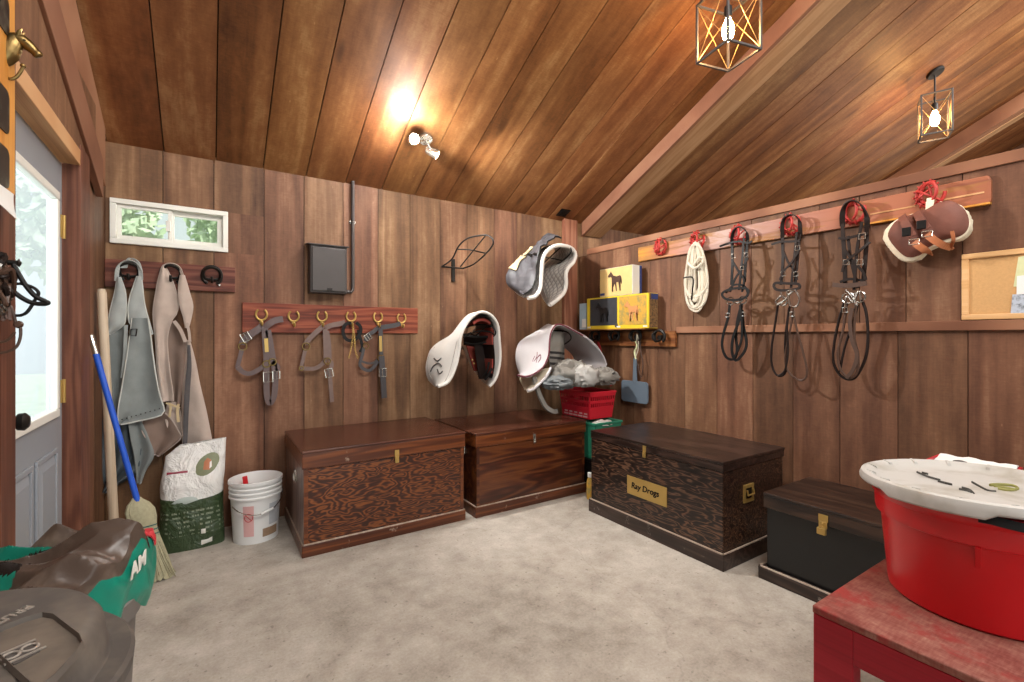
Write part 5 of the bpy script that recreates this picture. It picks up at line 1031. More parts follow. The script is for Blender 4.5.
bridle('large dark brown bridle with long reins on the fifth red hook', RH[4], 'dkbrown', 'black', [
    ('crown_piece', 'e', [(842.5, 226, .06), (842.5, 213, .075), (846, 204, .085), (853, 200.5, .09), (861, 205, .085), (866.5, 216, .07), (867, 228, .06)], .042, .08),
    ('cheek_strap', 's', [(842.5, 224), (844, 250), (845, 270), (845, 288)], .028, .065), ('cheek_strap', 's', [(867, 226), (866, 250), (863, 285)], .028, .065), ('cheek_strap', 's', [(862, 222), (857, 250), (854, 290)], .02, .085), ('cheek_strap', 's', [(848, 236), (851, 260), (858, 288)], .02, .08),
    ('browband', 's', [(838.5, 238), (846, 238.5), (856, 236), (868, 233)], .02, .095), ('throat_strap', 's', [(870, 242), (858, 252), (846, 262), (842, 272)], .018, .09), ('throat_strap', 's', [(845, 250), (854, 262), (863, 272), (866, 280)], .018, .085),
    ('noseband', 's', [(832.5, 284.5), (842, 285.5), (855, 285), (867, 283)], .034, .10, 'leather'), ('noseband', 's', [(840, 282), (850, 279), (864, 281)], .02, .075),
    ('bit_ring', 'r', (848, 298), .03, .09, 'steel'), ('bit_ring', 'r', (859, 297), .03, .085, 'steel'), ('mouthpiece', 't', [(845, 308), (847, 296), (853, 302), (859, 291), (861, 300)], .0075, .095, 'steel'), ('mouthpiece', 't', [(846, 290), (852, 297), (857, 306)], .0065, .1, 'steel'),
    ('buckle', 'b', (862, 236), .015, .1, 'nickel'), ('buckle', 'b', (860, 262), .014, .09, 'nickel'), ('buckle', 'b', (846, 262), .014, .09, 'nickel'), ('buckle', 'b', (845, 310), .013, .09, 'nickel'),
    ('rein', 't', [(845, 300), (838.5, 322), (834, 345), (833.5, 362), (840, 375), (850, 379.5), (858, 374), (866, 356), (868, 335), (866, 312), (861, 298)], .0095, .06),
    ('rein', 't', [(847, 303), (843, 330), (838, 352), (840, 368), (849, 378), (857, 372), (858, 355), (854, 335), (856, 303)], .009, .08, 'leather'),
    ('rein', 's', [(852, 308), (850, 322), (852, 340), (857, 355), (853, 370), (846, 378)], .026, .09, 'leather'), ('rein', 't', [(858, 305), (852, 325), (844, 350), (840, 372)], .008, .07)])
# saddle pouch with fleece edge on the last hook
cpx, cpy = 931, 234.5
out = [(888.5, 240), (893.5, 228), (901, 221.5), (913, 217.5), (925.5, 212.5), (938, 206.5), (950, 203.5), (960, 206.5), (968.5, 213.5), (972.5, 224), (971, 233.5), (963, 240.5), (946, 244.5), (929.5, 252.5), (922, 259.5), (909, 262), (898, 254)]
po = thing('fleece_lined_boot', 'brown leather fleece-edged boot hanging askew on the last red hook', 'leg boot', Rt(cpx, cpy, .08))
O = cat_rom([Rt(*p, .035) for p in out], 4, True); cc = Rt(cpx, cpy, .035); N = len(O)
def dome(name, mat, sc0, h0, h1, k=6, pw=.5):
    vs, fs = [], []
    for j in range(k+1):
        s_ = sc0*(1-j/(k+.4)); hh = h0+(h1-h0)*(1-(s_/sc0)**2)**pw
        vs += [cc+V((0, -.010, .010))+(p-cc)*s_-X_*hh for p in O]
    for j in range(k): fs += [(j*N+i, j*N+(i+1) % N, (j+1)*N+(i+1) % N, (j+1)*N+i) for i in range(N)]
    fs += [tuple(k*N+i for i in range(N)), tuple(reversed(range(N)))]; return MB().add(vs, fs).build(name, mat, po, smooth=60)
m = MB(); vs = []
rows = 6
for j in range(rows+1):
    a = PI*j/rows; 
    for i, p in enumerate(O): rr = 1.0+.03*math.sin(a)+.05*noise.noise(V((i*1.7, j*2.1, 3))); vs.append(cc+(p-cc)*rr-X_*(.035-.03*math.cos(a))-X_*.004*noise.noise(V((i*2.1, j, 9))))
fs = [(j*N+i, j*N+(i+1) % N, (j+1)*N+(i+1) % N, (j+1)*N+i) for j in range(rows) for i in range(N)]+[tuple(range(N)), tuple(rows*N+i for i in reversed(range(N)))]
m.add(vs, fs).build('fleece_lining', 'fleece', po, smooth=60)
dome('leather_shell', 'bootleather', .95, .066, .10)
def dpt(px, py, h): return Rt(px, py, .035+h)
for a, b, mt in (((904, 221), (912, 236), 'bootleather'), ((919, 217), (927, 229), 'bootleather')):
    m = MB(); m.strap([dpt(a[0]-2, a[1]-5, .09), dpt(a[0], a[1], .125), dpt((a[0]+b[0])/2, (a[1]+b[1])/2, .135), dpt(b[0], b[1], .14)], .035, .006, WX); s_ = m.build('strap', mt, po)
    MB().box(dpt(b[0]-5, b[1]-4, .135)+V((-.014, -.018, -.022)), dpt(b[0]-5, b[1]-4, .135)+V((0, .018, .022))).build('buckle', 'black', s_, bevel=.003)
for pts in ([(914, 242), (919, 246), (926, 251), (929.5, 254)], [(927, 234), (934, 240), (943, 245), (951, 247.5)]):
    m = MB(); m.strap([dpt(*pts[0], .135), dpt(*pts[1], .14), dpt(*pts[2], .125), dpt(*pts[3], .07)], .032, .006, WX); s_ = m.build('strap', 'terracot', po); q = dpt(*pts[0], .14)
    m = MB(); m.tube([q+V((0, -.02, -.012)), q+V((0, .02, -.012)), q+V((0, .02, .014)), q+V((0, -.02, .014))], .004, 6, True); m.build('buckle', 'nickel', s_)
m = MB(); m.strap([dpt(952, 231, .125), dpt(953.5, 240, .115), dpt(951, 247, .08), dpt(953, 249, .06)], .014, .005, WX); m.build('strap', 'terracot', po)
m = MB(); m.strap([Rt(926, 222, .12), Rt(929, 212, .11), Rt(930, 203, .10), Rt(931, 198, .09)], .03, .006, WX); m.build('hanging_loop', 'fleece', po)
# cork board
z0, z1, y0, y1 = 1.334, 1.657, .12, .722
ckb = thing('cork_board', 'cork noticeboard in a pale wood frame resting on the rail', 'noticeboard', (XR, .42, z0))
MB().box((XR-.014, y0, z0), (XR-.002, y1, z1)).build('cork_sheet', 'cork', ckb)
m = MB()
for a, b in (((y0, z0), (y1, z0+.026)), ((y0, z1-.026), (y1, z1)), ((y1-.026, z0+.026), (y1, z1-.026)), ((y0, z0+.026), (y0+.026, z1-.026))): m.box((XR-.024, a[0], a[1]), (XR-.001, b[0], b[1]))
m.build('frame', 'maple', ckb, bevel=.003)
def sheet_paper(name, label, mat, pts, off):
    q = [Rt(*p, off) for p in pts]; o = MB().prism(q, (-.0012, 0, 0)).build(name, mat, None, loc=q[0]); return tag(o, label, 'paper')
sheet_paper('note', 'yellow-green printed note pinned at the edge of the cork board', 'paperY', [(1013.5, 286.5), (1018.5, 257), (1075, 247), (1060, 290)], .0150)
sheet_paper('note', 'white note pinned between the yellow note and the grey photo', 'paper', [(1016.5, 298), (1017, 276), (1070, 270), (1070, 298)], .0165)
sheet_paper('photo_print', 'grey photograph pinned lowest on the cork board', 'photo', [(1010.5, 315), (1012.5, 294.5), (1070, 292), (1070, 318)], .0180)
# ================================================================ LEFT FOREGROUND
pb = thing('picture_board', 'narrow orange board of dark portraits on the door post', 'picture board', (-.476, 1.78, 1.64))
MB().box((-.4865, 1.66, 1.655), (-.466, 1.893, 2.75)).build('board', 'oranged', pb, bevel=.003)
for z in (1.70, 1.835, 2.02, 2.16): pass
for py0, py1 in ((147, 187), (88, 132), (-5, 32)):
    za, zb = PX(4, py1, -.466).z, PX(4, py0, -.466).z; ya, yb = 1.71, PX(8, 100, -.466).y; R = .02; pol = []
    for cy, cz, a0 in ((yb-R, zb-R, 0), (ya+R, zb-R, 90), (ya+R, za+R, 180), (yb-R, za+R, 270)): pol += [(-.466, cy+R*math.cos(math.radians(a0+k*18)), cz+R*math.sin(math.radians(a0+k*18))) for k in range(6)]
    MB().prism(pol, (.003, 0, 0)).build('portrait', 'portrait', pb)
MB().sheet(lambda u, v: V((-.464+.012*v*v, 1.68+.19*u-.02*v, PX(5, 188, -.464).z-.055*v-.02*u*v)), 6, 8, .0015).build('curled_label', 'paper', pb)
Yh = 1.84
def hq(px, py): return PY(px, py, Yh)
hh = thing('horse_head_hook', 'brass horse head coat hook on the picture board', 'hook', hq(2, 50))
m = MB(); m.tube(cat_rom([hq(-2, 58), hq(4, 55), hq(10, 46), hq(16, 40), hq(20, 39)], 4), [.024, .025, .026, .027, .027, .029, .028, .027, .026, .025, .023, .021, .020, .019, .018, .016, .012], 12, sq=.7)
m.tube(cat_rom([hq(15.5, 39), hq(21, 40.5), hq(27, 44.5), hq(33, 50), hq(37.5, 54.5), hq(39.5, 57)], 4), [.012, .0165, .0175, .018, .018, .018, .017, .0165, .016, .0155, .0145, .0135, .0125, .0118, .0115, .012, .0125, .0122, .0115, .010, .007], 12, sq=.8)
m.build('head', 'brass', hh, smooth=1)
for s in (-1, 1): MB().tube([hq(19, 37)+Y_*s*.008, hq(21, 33.5)+Y_*s*.011, hq(23.5, 30.5)+Y_*s*.011], [.006, .0055, .001], 8).build('ear', 'brass', hh, smooth=1)
MB().tube(cat_rom([hq(18, 35), hq(12, 37.5), hq(5, 43), hq(0, 52)], 4), .007, 8).build('mane', 'brass', hh, smooth=1)
for s in (-1, 1): MB().lathe([(.003, 0), (.002, .002), (0, .0025)], hq(26, 42.5)+Y_*s*.0128, 8, axis=(0, s, 0)).build('eye', 'iron', hh)
MB().tube(cat_rom([hq(0, 62), hq(3, 70), hq(6, 76.5), hq(11, 79), hq(17, 76.5), hq(21.5, 70), hq(23, 66.5)], 4), .0042, 8).lathe([(.0, -.006), (.006, -.003), (.007, .0), (.005, .005), (0, .006)], hq(23.2, 66), 10).build('lower_hook', 'brass', hh, smooth=1)
tb = thing('bridle', 'tangled dark bridle hanging on the door post left of the glass', 'bridle', hq(2, 270))
m = MB(); m.tube(cat_rom([hq(13, 264), hq(24, 283), hq(35, 296), hq(46, 301.5), hq(48, 303), hq(44, 304), hq(33, 303), hq(22, 298), hq(9, 288)], 5), .0062, 8); m.build('rein', 'black', tb, smooth=1)
m = MB(); m.tube(cat_rom([hq(11, 284), hq(22, 284), hq(33, 287.5), hq(38.5, 293), hq(35, 300), hq(28, 311), hq(22, 315), hq(16, 315.5)], 5), .0042, 7); m.build('cheek_strap', 'black', tb, smooth=1)
m = MB(); m.tube(cat_rom([hq(4, 300), hq(10, 306), hq(14, 315), hq(16, 323), hq(20, 326), hq(20.5, 336), hq(17, 346), hq(9, 351), hq(-6, 354)], 5), .0036, 7); m.tube(cat_rom([hq(-8, 344), hq(2, 342), hq(9, 339), hq(15, 332)], 5), .0036, 7); m.build('hanging_rein', 'leather', tb, smooth=1)
MB().lathe([(.007, -.007), (.011, 0), (.007, .007)], hq(18.5, 324.5), 10, axis=(0, 1, 0)).build('keeper', 'leather', tb)
rnd = random.Random(11)
for nm, mt, n_, r_ in (('tangled_strap', 'leather', 7, .0055), ('tangled_strap', 'dkbrown', 7, .0065), ('bit_link', 'steel', 5, .004)):
    for k in range(n_):
        c = hq(rnd.uniform(-6, 8), rnd.uniform(266, 302)); m = MB()
        m.tube(cat_rom([c+V((rnd.uniform(-.012, .02), rnd.uniform(-.05, .012), rnd.uniform(-.045, .04))) for _ in range(5)], 5, True), r_, 6, True); m.build(nm, mt, tb, smooth=1)
for k, (a, b) in enumerate(((4, 300), (8, 304), (1, 306))): MB().tube(cat_rom([hq(a, b), hq(a+2, b+8), hq(a+1.5, b+14), hq(a+3.5, b+19-3*k)], 4), .004, 6).build('loose_end', 'leather2', tb, smooth=1)
MB().lathe([(.02, 0), (.02, .004), (.008, .008), (.007, .03), (.012, .034), (0, .04)], PX(2, 262, -.487), 12, axis=(1, 0, 0)).build('wall_peg', 'iron', tb, smooth=1)
# rubbish bin with domed lid
cc_ = V((-.372, 1.035, 0)); zL = .752
cn = thing('waste_bin', 'round grey waste bin with dusty lid nearest the camera', 'bin', cc_)
zk = lambda pr: [(r, z*1.036) for r, z in pr]
MB().lathe(zk([(0, .01), (.185, .01), (.19, 0), (.195, 0), (.228, .60), (.236, .605), (.238, .63), (.242, .66), (.232, .66), (.226, .63), (.22, .6), (.19, .03), (0, .02)]), cc_, 48).build('barrel', 'greybin', cn, smooth=1)
lid = MB().lathe(zk([(.250, .668), (.261, .664), (.263, .684), (.257, .690), (.231, .690), (.227, .694), (.221, .738), (.211, .752), (.199, .757), (0, .758)]), cc_, 64).build('lid', 'greylid', cn, smooth=1)
T4 = [PZ(47, 612, .7855), PZ(90, 645, .7855), PZ(40, 700, .7855), PZ(-25, 640, .7855)]
ctr = sum(T4, V())/4
m = MB()
def inset(pts, k): c = sum(pts, V())/len(pts); return [c+(p-c)*k for p in pts]
R4 = []
for i in range(4):
    a, b, c = T4[i-1], T4[i], T4[(i+1) % 4]; p, q = b+(a-b).normalized()*.03, b+(c-b).normalized()*.03; R4 += [p, (p+q)/2*.5+b*.5, q]
N4 = len(R4); out_, mid_, in_ = R4, inset(R4, .955), inset(R4, .91)
m.add([p+Z_*.0 for p in out_]+[p+Z_*.009 for p in mid_]+[p+Z_*.009 for p in inset(R4, .935)]+[p-Z_*.0 for p in in_], [(j*N4+i, j*N4+(i+1) % N4, (j+1)*N4+(i+1) % N4, (j+1)*N4+i) for j in range(3) for i in range(N4)])
m.build('tray_rim', 'greylid', lid, smooth=1)
MB().prism(in_, (0, 0, .0015)).build('tray_floor', 'lidtray', lid)
em = [PZ(0, 654, .7868), PZ(27, 642.5, .7868), PZ(40, 652, .7868), PZ(14, 666, .7868)]
e1 = MB().prism(em, (0, 0, .002)).build('maker_emblem', 'darkmark', lid)
ce = sum(em, V())/4+Z_*.0025; ux = (em[1]-em[0]).normalized(); uy = Z_.cross(ux)
m = MB()
for s in (-1, 1): m.tube([ce+ux*(.010*s+.009*math.cos(t))+uy*.010*math.sin(t) for t in [2*PI*i/12 for i in range(12)]], .0022, 5, True)
m.bar(ce-ux*.022+uy*.018, ce+ux*.022+uy*.018, .004, .002); m.bar(ce-ux*.022-uy*.018, ce+ux*.022-uy*.018, .004, .002); m.build('emblem_device', 'lightmark', e1)
tx = PZ(8, 617, .786); ux = (PZ(0, 622, .785)-PZ(20, 612, .785)).normalized(); text('raised_lettering', 'BRUTE', .022, tx, ux, Z_.cross(ux), 'lightmark', lid, .001, .0008)
for a in (62, 242):
    q = cc_+V((math.cos(math.radians(a))*.24, math.sin(math.radians(a))*.24, .64)); t_ = V((-math.sin(math.radians(a)), math.cos(math.radians(a)), 0)); r_ = V((math.cos(math.radians(a)), math.sin(math.radians(a)), 0))
    MB().tube([q-t_*.06+Z_*.02-r_*.01, q-t_*.055+r_*.03-Z_*.01, q+t_*.055+r_*.03-Z_*.01, q+t_*.06+Z_*.02-r_*.01], .011, 8).build('handle', 'greybin', cn, smooth=1)
# second bin, sack heaped in it
c2_ = V((-.352, 1.52, 0))
b2 = thing('waste_bin', 'pale grey bin behind the lidded bin, under the crumpled sack', 'bin', c2_)
MB().lathe([(0, .01), (.16, .01), (.165, 0), (.17, 0), (.195, .56), (.206, .565), (.207, .61), (.198, .615), (.19, .56), (.16, .03), (0, .02)], c2_, 48).build('barrel', 'greybin', b2, smooth=1)
for a in (172,):
    q = c2_+V((math.cos(math.radians(a))*.197, math.sin(math.radians(a))*.197, .5)); t_ = V((-math.sin(math.radians(a)), math.cos(math.radians(a)), 0)); r_ = V((math.cos(math.radians(a)), math.sin(math.radians(a)), 0))
    MB().tube(cat_rom([q-t_*.05+Z_*.06-r_*.01, q-t_*.05+r_*.012+Z_*.04, q-t_*.045+r_*.014-Z_*.04, q+t_*.045+r_*.014-Z_*.04, q+t_*.05+r_*.012+Z_*.04, q+t_*.05+Z_*.06-r_*.01], 3), .007, 8).build('handle', 'black', b2, smooth=1)
sk2 = thing('empty_sack', 'crumpled black and green feed sack stuffed over the pale grey bin', 'sack', c2_+Z_*.62)
def vor(p, sx, sy, o): d, q = noise.voronoi(V((p.x*sx+o, p.y*sy+o*.7, o))); return d[0], d[1], q[0]
def crum(q):
    r = V((q.x*.839-q.y*.545+.12*(q.x*.545+q.y*.839), q.x*.545+q.y*.839-.25*(q.x*.839-q.y*.545), 0))
    d1 = vor(r, 3.2, 11., 2.3); d2 = vor(r, 9., 21., 7.1)
    return .17*d1[0]+.06*d2[0]-.06
def sackshape(a, t):
    """a angle, t 0 centre .. 1 rim .. 1.45 hem"""
    rim = .208+.012*math.sin(2*a+.8)+.008*math.sin(5*a)+.010*noise.noise(V((math.cos(a)*2, math.sin(a)*2, 7)))
    d = V((math.cos(a), math.sin(a), 0)); w0 = d*rim
    if t <= 1:
        q = d*rim*t; ff = q.x*.545+q.y*.839; return c2_+q+Z_*(.668+.10*ff+.015*(1-t*t)+crum(q)*(1-.25*t*t))
    k = (t-1)/.45; q = w0*(1-.02*k)*(1+.05*math.sin(k*PI)+.05*noise.noise(V((math.cos(a)*5, math.sin(a)*5, k*3)))); return c2_+q+Z_*(.668+.10*(w0.x*.545+w0.y*.839)+crum(w0)*.75*(1-.6*k)-k*(.135+.012*math.sin(3*a+1)))
nu, nv = 192, 80; vs = []; fs = []
for j in range(nv+1):
    t = .02+1.43*j/nv
    for i in range(nu): vs.append(sackshape(2*PI*i/nu, t))
for j in range(nv):
    for i in range(nu): fs.append((j*nu+i, j*nu+(i+1) % nu, (j+1)*nu+(i+1) % nu, (j+1)*nu+i))
top = [f for f in fs if f[2] < nu*61]; low = [f for f in fs if f[2] >= nu*61]
fs_c = tuple(range(nu))
mm = MB(); mm.add(vs, top+[fs_c]); 
for k, f in enumerate(top):
    c = sum((vs[i] for i in f), V())/4-c2_; rr_ = c.x*.839-c.y*.545; ff_ = c.x*.545+c.y*.839-.25*rr_+.010*noise.noise(V((c.x*9, c.y*9, 4)))
    mm.m[k] = 1 if (rr_ > .05 and ff_ < .06) else (1 if ff_ > .15 else 2 if ff_ > .075 else 0 if ff_ > .02 else 1 if ff_ > -.045 else 0 if ff_ > -.085 else 2 if ff_ > -.13 else 0)
mm.build('crumpled_top', ['sackblack', 'sackbrown', 'teal'], sk2, smooth=28)
lw = MB(); lw.add(vs, low)
lw.build('printed_side', ['teal'], sk2, smooth=50)
aa = math.radians(-19); p = sackshape(aa, 1.17); nrm_ = V((math.cos(aa), math.sin(aa), 0)); text('white_lettering', 'AM', .048, p+nrm_*.007, V((-math.sin(aa), math.cos(aa), .12)), Z_, 'whitebox', sk2, .001, .0015, .2)
MB().sheet(lambda u, v: sackshape(math.radians(5+13*u), .93+.14*v)+V((.004, -.004, .008)), 6, 5, .003).build('red_corner', 'redblanket', sk2, smooth=60)
# ================================================================ RIGHT FOREGROUND
ztab = .487
c0 = PZ(812, 604.8, ztab); x0, y1 = c0.x, c0.y; x1, y0 = 2.31, y1-1.35
tbl = thing('bench_table', 'low red-painted wooden table with dusty worn top', 'table', ((x0+x1)/2, (y0+y1)/2, 0))
MB().box((x0, y0, ztab-.022), (x1, y1, ztab)).build('tabletop', 'reddust', tbl, bevel=.004)
lw_, ap = .10, .115
for nm, a, b in (('apron', (x0+.002, y0+lw_, ztab-ap), (x0+.034, y1-lw_, ztab-.022)), ('apron', (x1-.034, y0+lw_, ztab-ap), (x1-.002, y1-lw_, ztab-.022)), ('apron', (x0+.05, y1-.034, ztab-ap), (x1-.05, y1-.002, ztab-.022)), ('apron', (x0+.05, y0+.002, ztab-ap), (x1-.05, y0+.034, ztab-.022))): MB().box(a, b).build(nm, 'redpaint', tbl, bevel=.002)
for a, b in ((x0+.002, y0+.002), (x0+.002, y1-lw_), (x1-.052, y0+.002), (x1-.052, y1-lw_)): MB().box((a, b, 0), (a+.05, b+lw_-.002, ztab-.022)).build('leg', 'redpaint', tbl, bevel=.003)
tc_ = V((1.868, .397, ztab))
tub = thing('feed_tub', 'large round red plastic tub standing on the red table', 'tub', tc_)
tp = [(0, .008), (.185, .008), (.195, 0), (.203, .006), (.205, .02), (.222, .205), (.224, .21), (.234, .214), (.236, .222), (.238, .262), (.244, .268), (.246, .286), (.240, .292), (.232, .29), (.226, .262), (.214, .205), (.196, .02), (0, .016)]
MB().lathe([(r, z*1.07) for r, z in tp], tc_, 72).build('tub_body', 'red_plastic', tub, smooth=1)
for a in (192, 12, 282):
    d = V((math.cos(math.radians(a)), math.sin(math.radians(a)), 0)); t_ = Z_.cross(d); q = tc_+d*.214
    MB().hexa([q-t_*.006+Z_*.160, q+t_*.006+Z_*.160, q+t_*.006-d*.01+Z_*.160, q-t_*.006-d*.01+Z_*.160], [q-t_*.006+d*.026+Z_*.228, q+t_*.006+d*.026+Z_*.228, q+t_*.006-d*.01+Z_*.228, q-t_*.006-d*.01+Z_*.228]).build('rib', 'red_plastic', tub, bevel=.001)
# the white lid lies loose on the tub, tipped a little
tl = thing('tub_lid', 'scuffed white round lid lying loose on the red tub', 'lid', tc_+V((0, 0, .35)))
RM = Matrix.Rotation(math.radians(-.6), 3, V((.545, .839, 0))) @ Matrix.Rotation(math.radians(-1.6), 3, V((.839, -.545, 0)))
LZ = tc_+V((.006, .004, .322)); LZ0 = LZ
def lx(r, a, z): return LZ+RM @ V((r*math.cos(a), r*math.sin(a), z))
m = MB(); prof = [(0, .006), (.19, .006), (.222, .007), (.234, .014), (.246, .022), (.258, .026), (.269, .022), (.274, .010), (.274, .002), (.270, -.003), (.266, .002), (.262, .010), (.246, .010), (.234, .004), (.2, .0), (0, .0)]
n = 72; vs = []
for r, z in prof:
    for k in range(n):
        a = 2*PI*k/n; zz = z
        if r > .262 and z < .005:
            da = (a-math.radians(146)) % (2*PI); zz = z-(.014 if da < math.radians(52) else 0)   # pull tab stretch of the skirt
        vs.append(lx(r, a, zz))
m.add(vs, [(i*n+k, i*n+(k+1) % n, (i+1)*n+(k+1) % n, (i+1)*n+k) for i in range(len(prof)-1) for k in range(n)]); m.build('lid_disc', 'tubwhite', tl, smooth=35)
for k in range(16):
    a = 2*PI*k/16+.1; MB().hexa([lx(.232, a-.02, .012), lx(.232, a+.02, .012), lx(.258, a+.012, .02), lx(.258, a-.012, .02)], [lx(.236, a-.02, .022), lx(.236, a+.02, .022), lx(.258, a+.012, .0275), lx(.258, a-.012, .0275)]).build('rim_tab', 'tubwhite', tl)
def onlid(px, py): d = ray(px, py); t = (LZ.z+.007-H)/d.z; return V((t*d.x, t*d.y, LZ.z+.0085))
m = MB()
for pts in ([(917, 472.5), (924, 475.5), (931, 478), (940, 480.5)], [(938, 481.5), (946, 483.5), (952, 485)], [(959, 489.5), (966, 491), (972, 493)], [(972, 482.5), (980, 487), (988, 491), (996, 492)], [(922, 473), (928, 474.5)], [(962, 488), (970, 490.5), (974, 494)]): m.tube(cat_rom([onlid(*p) for p in pts], 4), .0035, 5, sq=.6)
m.build('marker_scrawl', 'scrawl', tl)
m = MB(); m.tube(cat_rom([onlid(*p) for p in ((990, 486), (1000, 485.5), (1012, 486.5), (1018, 489.5), (1010, 491.5), (998, 489.5))], 4), .006, 6, sq=.5); m.tube(cat_rom([onlid(*p) for p in ((994, 487), (1004, 488), (1014, 490))], 4), .004, 5, sq=.5); m.build('olive_smudge', 'olive', tl)
st = thing('lid_strap', 'black strap caught under the white tub lid', 'strap', tc_+Z_*.345)
m = MB(); m.strap([tc_+V((.255*math.cos(a), .255*math.sin(a), .311-.012*abs(math.sin((a-3.4)*3)))) for a in [math.radians(192+5*i) for i in range(6)]], .022, .008, (-.7, -.6, .3)); m.build('band', 'black', st); q = tc_+V((.258*math.cos(math.radians(219)), .258*math.sin(math.radians(219)), .309))
MB().tube([q+Z_*.012, q-Z_*.012], .004, 6).build('metal_tip', 'steel', st)
# red and white box on the small trunk, leather roll beside it
bx0, bx1, by0, by1, bz0, bz1 = 2.50, 2.76, .455, .715, .456, .722
wbx = thing('open_box', 'red open box lined in white, standing behind the tub', 'box', (2.63, .585, bz0))
m = MB(); t_ = .008
for a, b in (((bx0, by0), (bx1, by0+t_)), ((bx0, by1-t_), (bx1, by1)), ((bx0, by0+t_), (bx0+t_, by1-t_)), ((bx1-t_, by0+t_), (bx1, by1-t_))): m.box((a[0], a[1], bz0), (b[0], b[1], bz1))
m.box((bx0+t_, by0+t_, bz0), (bx1-t_, by1-t_, bz0+.008)); m.build('box_walls', 'red_basket', wbx)
m = MB(); m.sheet(lambda u, v: V((bx0+.01+(bx1-bx0-.02)*u, by0+.01+(by1-by0-.02)*v, bz1-.012+.016*abs(2*u-1)**2+.012*noise.noise(V((u*6, v*6, 1))))), 14, 14, .006); m.build('white_lining', 'paper', wbx, smooth=60)
for q in ((2.60, .56), (2.66, .62), (2.58, .64)): MB().lathe([(.0, .0), (.028, .002), (.022, .010), (.01, .014), (0, .014)], (q[0], q[1], bz1-.008), 14).build('dark_content', 'darkmark', wbx, smooth=1)
lr = thing('leather_roll', 'tan leather roll lying beside the open box behind the tub', 'leather roll', (2.62, .40, .60))
m = MB(); m.tube([(2.48, .405, .675), (2.485, .405, .675), (2.7, .395, .675), (2.71, .395, .675)], [.03, .048, .048, .03], 20); m.build('rolled_hide', 'terracot', lr, smooth=1)
m = MB(); m.box((2.49, .36, .457), (2.70, .44, .628)); m.build('stand_block', 'leather', lr, bevel=.01)
# ================================================================ CEILING FIXTURES
def pendant(name, label, x, y, rz, drop=.22, s=.116):
    zc = ceil_z(y); t = thing(name, label, 'pendant light', (x, y, zc-.003), 'cage pendant lights'); nrm = V((0, -K, -1)).normalized(); c = V((x, y, zc))
    MB().lathe([(.062, .0), (.064, .006), (.058, .022), (.014, .028), (.0, .028)], c, 28, axis=nrm).build('canopy', 'wire', t, smooth=1)
    zt_, hh_ = zc-drop, .335; R = Matrix.Rotation(rz, 3, 'Z'); P = lambda a, b, z: V((x, y, 0))+R @ V((a*s, b*s, 0))+Z_*z
    MB().tube([c-Z_*.02, V((x, y, zt_-.07))], .0065, 10).build('rod', 'wire', t, smooth=1)
    m = MB(); cs4 = [(-1, -1), (1, -1), (1, 1), (-1, 1)]; w_ = .012
    for i in range(4):
        a, b = cs4[i], cs4[(i+1) % 4]
        for z in (zt_, zt_-hh_): m.bar(P(*a, z), P(*b, z), w_, w_)
        m.bar(P(*a, zt_+w_/2), P(*a, zt_-hh_-w_/2), w_, w_, up=R @ V((1, 0, 0)))
    m.bar(P(-1, 0, zt_), P(1, 0, zt_), w_, .006); m.build('cage', 'cagemetal', t, bevel=.0012)
    m = MB()
    for i in range(4): a, b = cs4[i], cs4[(i+1) % 4]; m.tube([P(*a, zt_-.006), P(*b, zt_-hh_+.006)], .0019, 6); m.tube([P(*b, zt_-.006), P(*a, zt_-hh_+.006)], .0019, 6)
    m.build('cross_wire', 'cagewire', t)
    MB().lathe([(.0, -.055), (.02, -.055), (.022, -.065), (.022, -.115), (.016, -.12), (0, -.12)], (x, y, zt_), 16).build('socket', 'wire', t, smooth=1)
    MB().lathe([(.013, -.12), (.016, -.13), (.030, -.165), (.033, -.195), (.028, -.225), (.014, -.245), (0, -.25)], (x, y, zt_), 20).build('bulb', 'bulb', t, smooth=1)
    return t
pendant('pendant_light', 'large cage pendant light this side of the sloping roof beam', 2.475, 1.554, math.radians(-13))
pendant('pendant_light', 'cage pendant light in the neighbouring bay, beyond the partition top', 5.16, 1.362, math.radians(22), .21, .096)
sp = thing('spotlight', 'two-headed spotlight glaring on the ceiling above the back wall', 'spotlight', (1.27, 3.09, ceil_z(3.09)))
nrm = V((0, -K, -1)).normalized(); cb_ = V((1.275, 3.085, ceil_z(3.085)))
MB().lathe([(.05, 0), (.052, .008), (.046, .022), (0, .024)], cb_, 24, axis=nrm).build('base', 'nickel', sp, smooth=1)
h1, h2 = PY(413, 140, 3.00), PY(433.5, 153, 3.10)
for hc, dr_ in ((h1, V((-.05, -1, -.12))), (h2, V((.9, -.45, -.55)))):
    dr_ = dr_.normalized()
    hd_ = MB().lathe([(.0, -.06), (.022, -.058), (.03, -.045), (.034, .03), (.036, .034), (.031, .034), (.028, .025), (0, .02)], hc, 20, axis=dr_).build('lamp_head', 'nickel', sp, smooth=1)
    MB().lathe([(0, .0262), (.027, .0262), (.027, .030), (0, .032)], hc, 20, axis=dr_).build('lens', 'lens', hd_, smooth=1)
    MB().tube([cb_+nrm*.02, cb_.lerp(hc, .5)+nrm*.02, hc-dr_*.03], .007, 8).build('arm', 'nickel', sp, smooth=1)
vt = V((2.862, 3.50, ceil_z(3.50)))
vn = thing('ceiling_vent', 'small black square vent in the ceiling by the corner post', 'vent', vt)
up_ = V((0, -1, K)).normalized(); q = lambda a, b, d: vt+X_*a+up_*b+nrm*d
m = MB(); m.hexa([q(-.055, -.05, .0), q(.055, -.05, 0), q(.055, .05, 0), q(-.055, .05, 0)], [q(-.055, -.05, .006), q(.055, -.05, .006), q(.055, .05, .006), q(-.055, .05, .006)]); m.build('plate', 'black', vn)
